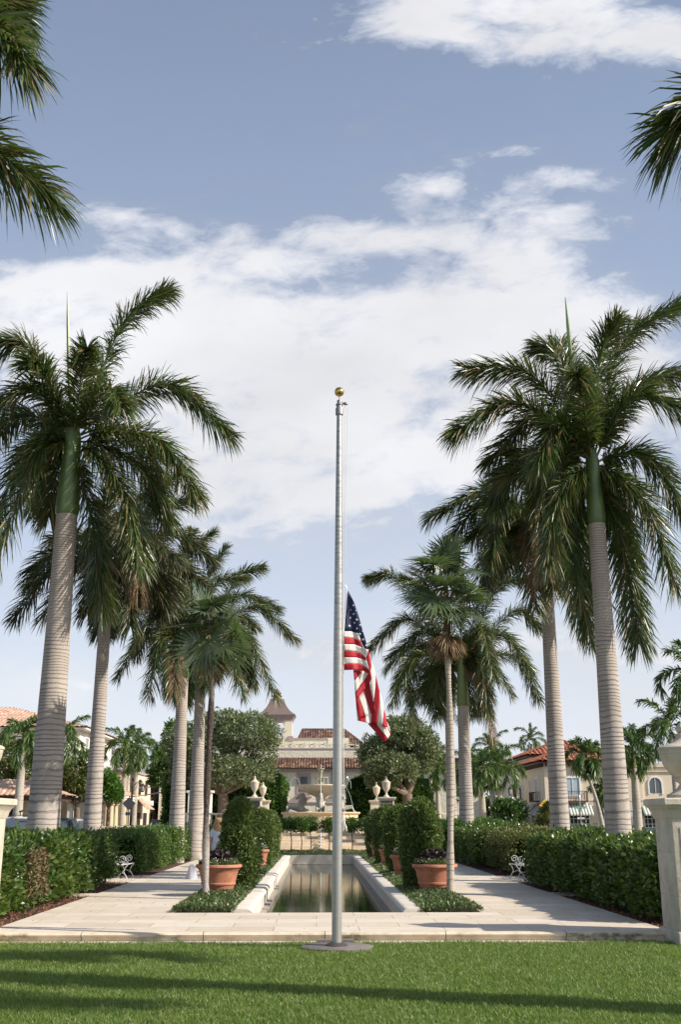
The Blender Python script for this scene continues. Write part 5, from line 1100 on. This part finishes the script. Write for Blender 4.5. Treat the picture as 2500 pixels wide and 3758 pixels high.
    rf.add(vs, [(j*4+i,j*4+(i+1)%4,j*4+4+(i+1)%4,j*4+4+i) for j in range(8) for i in range(4)]+[(3,2,1,0),(32,33,34,35)]); ro = rf.build('tower_roof', M_copper, tw)
    zf = ze2+.12+H
    MB().lathe([(.58,0),(.5,.06),(.3,.1),(.26,.2),(.44,.28),(.46,.34),(.24,.42),(.34,.5),(.38,.58),(.28,.74),(.12,.9),(.03,1.02),(.001,1.04)], 16, (tx,yc,zf)).build('finial', M_copper, tw)
townhall()
# ------------------------------------------------------------------ right corner building
def rightbuilding():
    o = empty('corner_building', (19, 90, 0), 0, 'cream two storey building with orange tile roof and striped awnings, at the right', 'building')
    MB().box(0, 8.2, 0, 26, -.2, 6.0).build('wall', M_cream, o)
    MB().box(8.2, 22, .25, 22, -.2, 5.75).build('right_wing_wall', M_cream, o)
    MB().box(8.2, 22, .1, .25, 5.7, 6.0).box(8.25, 22, .12, .24, 5.3, 5.38).build('parapet', M_cream, o)
    MB().box(1.6, 9.5, 13, 29, 5, 7.3).build('rear_block_wall', M_cream, o)
    MB().box(-.5, 8.7, -.5, 13.5, 5.95, 6.1).box(1.1, 9.9, 12.6, 29.5, 7.2, 7.34).build('eave', M_brown, o)
    b = MB()
    for i in range(18): b.box(.1+i*.48, .22+i*.48, -.45, 0, 5.72, 5.94)
    for i in range(26): b.box(-.45, 0, .1+i*.5, .22+i*.5, 5.72, 5.94)
    b.build('brackets', M_brown, o)
    r = MB(); hip(r, -.6, 8.8, -.6, 13.6, 6.12, 1.75, pitch=.42); r.build('roof', M_tileo, o)
    r = MB(); hip(r, 1.0, 10, 12.5, 29.6, 7.36, 1.7, pitch=.42); r.build('rear_roof', M_tileo, o)
    MB().box(-.04, 0, .02, 13, 2.95, 3.05).box(-.02, 8.2, -.04, 0, 2.95, 3.05).box(-.05,0,13,26,5.6,5.85).build('string_course', M_cream, o)
    RZ = R(-90)
    for y, w, h, z, ar in ((6.2,.62,1.55,3.25,1),(9.6,.62,1.5,3.3,1),(17,.62,1.6,3.25,1),(21,.62,1.6,3.25,1)): win(o, (0,y,z), RZ, w, h, True, (0,1), mg=M_curt, trim=0)
    win(o, (0,13.7,3.1), RZ, 1.25, 2.2, True, (1,2), mf=M_brown); 
    win(o, (0,3.1,3.05), RZ, 1.15, 1.85, False, (1,2), mg=M_curt, trim=.12, mt=M_wallw); balcony(o, (0,3.1,3.0), RZ, 1.7, .6, .72)
    win(o, (0,24.3,3.05), RZ, 1.1, 1.8, False, (1,1), trim=.1, mt=M_wallw); balcony(o, (0,24.3,3.0), RZ, 1.9, .6, .72)
    win(o, (2.3,0,3.35), 0, 1.3, 1.5, False, (1,0), mg=M_curt, trim=.12, mt=M_wallw); balcony(o, (2.55,0,2.95), 0, 1.75, .6, .78)
    win(o, (5.9,0,3.35), 0, 1.3, 1.5, False, (1,0), mg=M_curt, trim=.12, mt=M_wallw); balcony(o, (5.9,0,2.95), 0, 1.75, .6, .78)
    win(o, (9.35,.25,3.5), 0, 1.25, 1.45, True, (1,0), trim=0, fw=.11); win(o, (13,.25,3.5), 0, 1.25, 1.45, True, (1,0), fw=.11)
    gs = mat('awning_grey_green',(.20,.23,.21),None,9,.85); gw = mat('awning_white',(.72,.72,.68),None,9,.85); gg = mat('awning_grey',(.30,.31,.30),None,9,.85)
    for x, y in ((2.75,0),(5.6,0),(9.0,.25),(12.2,.25),(15.4,.25)):
        awning(o, (x,y,2.75), 0, 2.0, .85, .9, gs, gw, .12); win(o, (x,y,.25), 0, 1.7, 1.7, False, (4,3), mg=M_dark, fw=.06, name='shop_window')
    for y in (2.2,5.2,8.2,11.2,17.5,20.5,23.5):
        awning(o, (0,y,2.75), RZ, 2.1, .85, .9, gg, gg, .3); win(o, (0,y,.25), RZ, 1.3, 1.7, False, (2,3), mf=M_wallw, mg=M_dark, fw=.06, name='shop_window')
rightbuilding()
# ------------------------------------------------------------------ left street buildings
def leftbuildings():
    o = empty('white_building', (-15.5, 70, 0), 0, 'large white building with pale orange hipped tile roof at the far left', 'building')
    MB().box(-20, 0, 0, 12.5, -.2, 7.2).build('wall', M_wallw, o)
    MB().box(-20, 0.12, -.12, 0, 5.05, 5.3).box(-20,.12,-.1,0,4.1,4.3).box(0,.12,0,12.5,5.05,5.3).build('cornice', mat('grey_cornice',(.55,.54,.53),None,5,.8), o)
    r = MB(); hip(r, -20.6, .6, -.7, 13.1, 7.22, 1.9, pitch=.3); r.build('roof', M_tilep, o); MB().box(-20.5,.5,-.6,13,7.1,7.2).build('eave', M_wallw, o)
    for x in (-2.2,-5.2,-8.2,-11.2,-14.2): win(o, (x,0,5.5), 0, 1.1, 1.2, False, (1,1)); win(o, (x,0,3.9-.6), 0, 1.1, .9, False, (1,0))
    for y in (2,5,8,11): win(o, (0,y,5.45), R(90), 1.0, 1.3, False, (1,1)); win(o, (0,y,3.7), R(90), 1.0, 1.1, False, (1,1))
    o = empty('arcade_building', (-14.4, 61, 0), 0, 'low shaded arcade with an orange tile roof edge behind the parked cars', 'building')
    MB().box(-16, -2.2, 2.2, 8.7, -.2, 3.5).build('wall', M_peach, o)
    r = MB(); roof_face(r, (-16,-.4,2.75), (.4,-.4,2.75), (0,2.8,.95), 0, 2.8, .3); roof_face(r, (.4,-.4,2.75), (.4,8.7,2.75), (-2.8,0,.95), 2.8, 0, .3); r.build('roof', M_tilep, o)
    b = MB().box(-16,.1,-.1,.25,2.5,2.75).box(-.2,.1,.25,8.7,2.5,2.75); b.build('beam', M_brown, o)
    for i in range(6): MB().bbox(-.2-i*3.0-.18,-.2-i*3.0+.18,-.05,.3,-.1,2.5,.02).build('pillar', M_wallw, o)
    for i in range(2): MB().bbox(-.22,.1,3+i*3,3.35+i*3,-.1,2.5,.02).build('pillar', M_wallw, o)
    for i in range(4): win(o, (-4-i*3.1,2.2,.2), 0, 1.9, 2.0, False, (2,1), mg=M_dark, name='shop_window')
    o = empty('colonnade', (-14, 70.6, 0), 0, 'row of cream columns with a white beam behind the second big left trunk', 'colonnade')
    for i in range(8): MB().lathe([(.26,-.05),(.26,.12),(.19,.16),(.185,1.3),(.155,2.35),(.2,2.4),(.24,2.46),(.24,2.56)], 14, (0, .4+i*1.65, 0)).build('column', mat('cream_column%d'%i,(.66,.54,.36),(.6,.48,.32),3,.8), o)
    MB().box(-.28,.28,.0,12.6,2.56,2.95).box(-.3,.34,-.04,12.64,2.95,3.05).build('beam', M_wallw, o)
    r = MB(); roof_face(r, (.4,0,3.07),(.4,12.6,3.07),(-1.6,0,.75),0,0,.3); r.build('roof', M_tilep, o)
    o = empty('tan_building', (-14.6, 84, 0), 0, 'tan stucco building with a small orange awning behind the left street lamp', 'building')
    MB().box(-12,0,0,14,-.2,5.0).build('wall', M_cream, o); MB().box(-12.1,.1,-.1,14.1,5.0,5.2).build('parapet', M_trim, o)
    MB().box(-9,-.6,15,24,-.2,4.7).build('rear_wall', M_peach, o); r = MB(); hip(r,-9.4,-.2,14.6,24.4,4.72,1.3,pitch=.3); r.build('rear_roof', M_tilep, o)
    r = MB(); roof_face(r, (1.0,3.4,2.2),(1.0,7.2,2.2),(-1.0,0,.9),0,0,.3); r.build('awning', M_tilep, o)
    for y in (2,5.2,8.5,11.8): win(o,(0,y,3.4),R(90),.9,1.2,False,(1,1),mf=M_brown); win(o,(0,y,.3),R(90),1.5,1.7,False,(1,1),mg=M_dark,mf=M_brown,name='shop_window')
    MB().bbox(.02,.45,9.6,10.3,2.6,3.0,.03).build('air_conditioner', M_white, o)
    o = empty('shop_canopy', (-15.0, 103, 0), 0, 'white rounded entrance canopy down the left street', 'canopy')
    k = MB(); P = [(1.4*math.cos(a)*.9, 2.0+1.0*math.sin(a)) for a in [math.pi*i/14 for i in range(15)]]; P += [(x*.94, z-.06) for x, z in P[::-1]]
    k.extr(P, -1.2, 1.2, 'y'); k.build('cover', M_white, o)
    for s in (-1,1): MB().box(s*1.2-.04,s*1.2+.04,-1.15,-1.07,-.1,2.02).build('post', M_brown, o)
    o = empty('white_building', (-12.6, 122, 0), 0, 'far white building with red tile edge seen between the third and fourth left trunks', 'building')
    MB().box(-9,3.6,0,10,-.2,4.4).build('wall', M_wallw, o); r = MB(); hip(r,-9.4,4,-.4,10.4,4.42,1.2,pitch=.3); r.build('roof', M_tilep, o)
    for x in (-6,-3,0,2.2): win(o,(x,0,2.6),0,.8,1.3,False,(0,1),mg=M_dark); win(o,(x,0,.3),0,.8,1.6,False,(1,1))
    o = empty('garden_wall', (-6.35, 60, 0), 0, 'tall white garden wall beside the fourth big left trunk', 'wall')
    MB().bbox(-.75,.55,-.2,.2,-.1,2.9,.02).build('wall_panel', M_wallw, o); MB().bbox(-.85,.65,-.28,.28,2.9,3.02,.02).build('coping', M_wallw, o); MB().bbox(-.5,-.2,-.5,-.2,1.3,1.55,.03).build('wall_lamp', M_stone, o)
leftbuildings()
# ------------------------------------------------------------------ cars
def car(X, D, rz, c, lab, H=1.6, Lc=4.6, rack=False):
    o = empty('parked_car', (X, D, -.09), rz, lab, 'car', 'cars parked on the side streets'); h = Lc/2; w = .92
    pm = mat('car_paint_%d'%int(D*10), c, tuple(x*.95 for x in c), 2, .25, .3); zb = H*.60
    st = [(-h,.45,.62,.70),(-h+.12,.28,zb*.80,.84),(-h+.9,.22,zb*.93,.92),(-h+1.5,.22,zb,.92),(h-1.0,.22,zb,.92),(h-.15,.25,zb*.97,.88),(h,.42,zb*.80,.76)]
    k = MB(); vs = []
    for y, z0, z1, ww in st: vs += [(-ww*.95,y,z0),(-ww,y,z0+.25),(-ww*.98,y,z1-.08),(-ww*.84,y,z1),(ww*.84,y,z1),(ww*.98,y,z1-.08),(ww,y,z0+.25),(ww*.95,y,z0)]
    n = len(st); k.add(vs, [(j*8+i,j*8+(i+1)%8,j*8+8+(i+1)%8,j*8+8+i) for j in range(n-1) for i in range(8)]+[tuple(range(7,-1,-1)), tuple(range((n-1)*8, n*8))], 0, True)
    # cabin
    gs = [(-h+1.35,zb-.02,zb,.80,.80),(-h+2.05,zb-.02,H-.03,.82,.60),(-h+2.6,zb-.02,H,.82,.64),(h-.85,zb-.02,H-.02,.82,.62),(h-.25,zb-.02,zb+.04,.80,.78)]
    vs = []
    for y, z0, z1, w0, w1 in gs: vs += [(-w0,y,z0),(-w1,y,z1-.05),(-w1*.9,y,z1),(w1*.9,y,z1),(w1,y,z1-.05),(w0,y,z0)]
    k.add(vs, [(j*6+i,j*6+(i+1)%6,j*6+6+(i+1)%6,j*6+6+i) for j in range(4) for i in range(6)]+[(5,4,3,2,1,0), tuple(range(24,30))], 0, True)
    b = k.build('body', pm, o)
    def quad(nm, pts, off):
        m = MB(); m.add([Vector(p)+Vector(off) for p in pts]+[Vector(p)+Vector(off)*.2 for p in pts], [(0,1,2,3),(7,6,5,4),(0,4,5,1),(1,5,6,2),(2,6,7,3),(3,7,4,0)]); m.build(nm, M_glass, o)
    zc = zb+.03; zt = H-.10
    for s in (-1,1):
        for y0, y1, y0t, y1t in ((-h+1.75,-h+2.55,-h+2.15,-h+2.55),(-h+2.65,-h+3.35,-h+2.65,-h+3.30),(-h+3.42,h-.55,-h+3.37,h-.85)):
            quad('side_window', [(s*.815,y0,zc),(s*.815,y1,zc),(s*.63,y1t,zt),(s*.63,y0t,zt)], (s*.03,0,.005))
    quad('windscreen', [(-.72,-h+1.45,zc+.05),(.72,-h+1.45,zc+.05),(.56,-h+2.0,zt),(-.56,-h+2.0,zt)], (0,-.03,.02))
    quad('rear_window', [(-.70,h-.33,zc+.08),(.70,h-.33,zc+.08),(.54,h-.78,zt),(-.54,h-.78,zt)], (0,.03,.02))
    for s in (-1,1):
        for y in (-h+.85, h-.85):
            wv = MB(); wv.tube([(s*.72,y,.34),(s*.95,y,.34)], .34, 22, smooth=False); wh = wv.build('wheel', mat('tyre',(.02,.02,.02),None,9,.9), o)
            MB().tube([(s*.94,y,.34),(s*.965,y,.34)], .21, 14, smooth=False).build('rim', M_alu, wh)
        MB().bbox(s*.62-.16,s*.62+.16,-h-.01,-h+.12,.60,.74,.02).build('headlight', mat('lamp_glass',(.8,.8,.8),None,9,.15), o)
        MB().bbox(s*.72-.08,s*.72+.08,h-.1,h+.015,.68,.95,.02).build('tail_light', mat('tail_red',(.4,.02,.02),None,9,.2), o)
        MB().bbox(s*1.0-.08,s*1.0+.08,-h+1.55,-h+1.68,zb,zb+.15,.03).build('wing_mirror', pm, o)
    if rack:
        m = MB()
        for y in (-.2,.7): m.box(-.6,.6,y-.03,y+.03,H+.06,H+.1)
        m.tube([(.1,-.6,H+.25),(.15,0,H+.3),(.1,.9,H+.25)], .05, 6); m.tube([(.12,-.5,H+.02),(.12,-.5,H+.25)], .03, 6); m.build('roof_rack', M_black, o)
car(-15.3, 56.5, R(3), (.72,.72,.72), 'white suv with roof rack parked left of the big trunk', 1.72, 4.7, True)
car(-13.3, 53.0, R(176), (.05,.05,.055), 'dark car between the white suv and the big trunk', 1.55)
car(-12.0, 50.5, R(2), (.03,.03,.033), 'black suv parked between the first two big left trunks', 1.66, 4.8)
car(-12.9, 56.5, R(2), (.5,.51,.53), 'silver car in front of the black suv, mostly hidden by the trunk', 1.62)
car(-12.4, 86, R(2), (.025,.025,.03), 'black suv further down the left street beside the third trunk', 1.55)
car(-11.2, 93, R(2), (.03,.035,.05), 'dark car farthest down the left street', 1.5)
car(14.2, 57, R(88), (.05,.055,.06), 'dark car behind the right hedge below the one way sign', 1.28)
car(17.0, 56, R(178), (.035,.04,.06), 'dark blue car right of the largest right trunk', 1.2)
# ------------------------------------------------------------------ lamps and signs
def lamp(X, D, H, side, lab):
    o = empty('street_lamp', (X, D, -.1), 0, lab, 'street lamp', 'black lantern street lamps')
    MB().lathe([(.16,0),(.16,.2),(.11,.35),(.09,.5),(.075,1.2),(.065,H-.3),(.09,H-.28),(.09,H-.2),(.05,H-.1),(.06,H),(.001,H+.12)], 14).build('post', M_black, o)
    a = MB(); s = side; a.tube([(0,0,H-.25),(s*.2,0,H-.05),(s*.45,0,H+.12),(s*.62,0,H+.10),(s*.68,0,H-.02)], .028, 8); a.tube([(0,0,H-.5),(s*.2,0,H-.45),(s*.3,0,H-.15),(s*.45,0,H+.05)], .016, 6); a.build('arm', M_black, o)
    l = MB(); lx = s*.68; l.lathe([(.02,0),(.05,-.05),(.16,-.14),(.19,-.18),(.03,-.18)], 6, (lx,0,H)); l.lathe([(.03,-.6),(.10,-.56),(.11,-.52),(.03,-.52)], 6, (lx,0,H))
    for i in range(6): c_, s_ = math.cos(i*math.pi/3+.52), math.sin(i*math.pi/3+.52); l.tube([(lx+.16*c_,.16*s_,H-.17),(lx+.10*c_,.10*s_,H-.54)], .012, 5)
    la = l.build('lantern', M_black, o); MB().lathe([(.085,-.53),(.14,-.19)], 6, (lx,0,H)).build('lantern_glass', mat('frosted_glass',(.5,.5,.46),None,9,.2), la)
lamp(-12.25, 72, 3.9, 1, 'black street lamp with hanging lantern on the left street')
lamp(13.55, 72, 3.7, -1, 'black street lamp with lantern in front of the cream building')
def signpost(X, D, H, r=.035, m=None, lab='', cat='road sign', gr=None):
    o = empty('road_sign', (X, D, -.1), 0, lab, cat, gr); MB().tube([(0,0,0),(0,0,H)], r, 10).build('post', m or M_alu, o); return o
p = q(479, 2949, 69); o = signpost(p.x-.1, 69, p.z+.45, .04, lab='grey back of a diamond road sign on a thin post, left street'); s = .30
MB().add([(0+x,-.045+y,p.z+.1+z) for y in (0,-.008) for x, z in ((-s*1.4,0),(0,-s*1.4),(s*1.4,0),(0,s*1.4))], [(0,1,2,3),(7,6,5,4),(0,4,5,1),(1,5,6,2),(2,6,7,3),(3,7,4,0)]).build('sign_plate', mat('sign_grey',(.30,.31,.31),None,6,.5,.3), o)
MB().box(-.2,.2,-.05,-.042,p.z-.62,p.z-.42).build('lower_plate', mat('sign_grey_low',(.28,.29,.29),None,6,.5,.3), o)
p = q(2001.6, 2956, 75); o = signpost(p.x, 75, p.z+.4, .04, lab='yellow diamond pedestrian crossing sign beside the second right trunk'); s = .42; z0 = p.z+.1
yel = mat('sign_yellow',(.75,.45,.02),(.7,.42,.02),3,.5)
pl = MB().add([(x,-.045+y,z0+z) for y in (0,-.008) for x, z in ((-s,0),(0,-s),(s,0),(0,s))], [(0,1,2,3),(7,6,5,4),(0,4,5,1),(1,5,6,2),(2,6,7,3),(3,7,4,0)]).build('sign_plate', yel, o)
k = MB().ball((.02,-.058,z0+.17), .045, 0, 8, 1, .1, 1)
for a, b_, r in (((.02,.12),(0,-.02),.045),((0,-.02),(.10,-.17),.026),((0,-.02),(-.10,-.17),.026),((.02,.09),(.13,.0),.02),((.02,.09),(-.10,.01),.02)): k.tube([(a[0],-.058,z0+a[1]),(b_[0],-.058,z0+b_[1])], r, 6)
for v_ in range(len(k.v)): k.v[v_] = (k.v[v_][0], -.058+(k.v[v_][1]+.058)*.08, k.v[v_][2])
k.build('walking_figure', M_black, pl)
MB().box(-.17,.17,-.05,-.042,z0-.85,z0-.50).build('lower_plate', yel, o)
p = q(2130, 2963, 70); o = signpost(p.x, 70, p.z+.75, .05, mat('wood_post',(.30,.28,.26),(.2,.19,.17),8,.8), lab='grey post carrying a green street name sign and a one way sign'); z0 = p.z+.1
pl = MB().bbox(-.40,.36,-.09,-.07,z0-.07,z0+.07,.004).build('street_name_plate', mat('sign_green',(.02,.22,.16),None,6,.45), o)
textobj('street_name', 'AUSTRALIAN AVE', .105, (-.02,-.094,z0), (R(90),0,0), M_white, pl)
zw = q(2130, 3003, 70).z+.1
pl = MB().bbox(-.28,.28,-.09,-.07,zw-.09,zw+.09,.004).build('one_way_plate', M_black, o)
ar = MB(); ar.add([(x,-.094+y,zw+z) for y in (0,-.004) for x, z in ((-.26,0),(-.15,-.07),(-.15,-.05),(.24,-.05),(.24,.05),(-.15,.05),(-.15,.07))], [(0,1,2,3,4,5,6),(13,12,11,10,9,8,7)]); ap = ar.build('white_arrow', M_white, pl)
textobj('one_way_text', 'ONE WAY', .075, (.05,-.100,zw), (R(90),0,0), M_black, pl)
MB().lathe([(.09,0),(.09,.3),(.06,.36)], 10, (.0,0,p.z+.5)).build('post_top', M_alu, o)
p = q(2320, 2988, 62); o = signpost(p.x+.05, 62, p.z+.45, .03, M_white, 'white and blue parking sign on a white post beside the pale palm trunk')
pl = MB().bbox(-.10,.14-.02,-.05,-.04,p.z-.14,p.z+.30,.003).build('sign_plate', M_white, o); bl = mat('sign_blue',(.05,.12,.35),None,6,.5)
MB().box(-.09,.11,-.056,-.052,p.z+.22,p.z+.29).box(-.09,.11,-.056,-.052,p.z-.12,p.z-.06).box(-.07,.09,-.056,-.052,p.z+.14,p.z+.16).box(-.07,.07,-.056,-.052,p.z+.06,p.z+.08).box(-.07,.09,-.056,-.052,p.z-.01,p.z+.01).build('sign_bands', bl, pl)
o = empty('traffic_mast', (q(705,3000,88).x, 88, -.1), 0, 'grey traffic mast with two long horizontal arms crossing behind the left trunks', 'traffic mast')
zz1, zz2 = q(620,2888,88).z+.1, q(620,2905,88).z+.1; xa = q(505,2900,88).x-q(705,3000,88).x
MB().lathe([(.16,0),(.12,3),(.1,zz1+.6)], 12).build('pole', M_alu, o)
MB().tube([(0,0,zz1+.42),(xa*.5,0,zz1+.1),(xa,0,zz1-.08)], [.07,.055,.04], 8).build('arm', M_alu, o); MB().tube([(0,.3,zz2+.45),(xa*.5,.3,zz2),(xa,.3,zz2-.35)], [.07,.055,.04], 8).build('arm', M_alu, o)
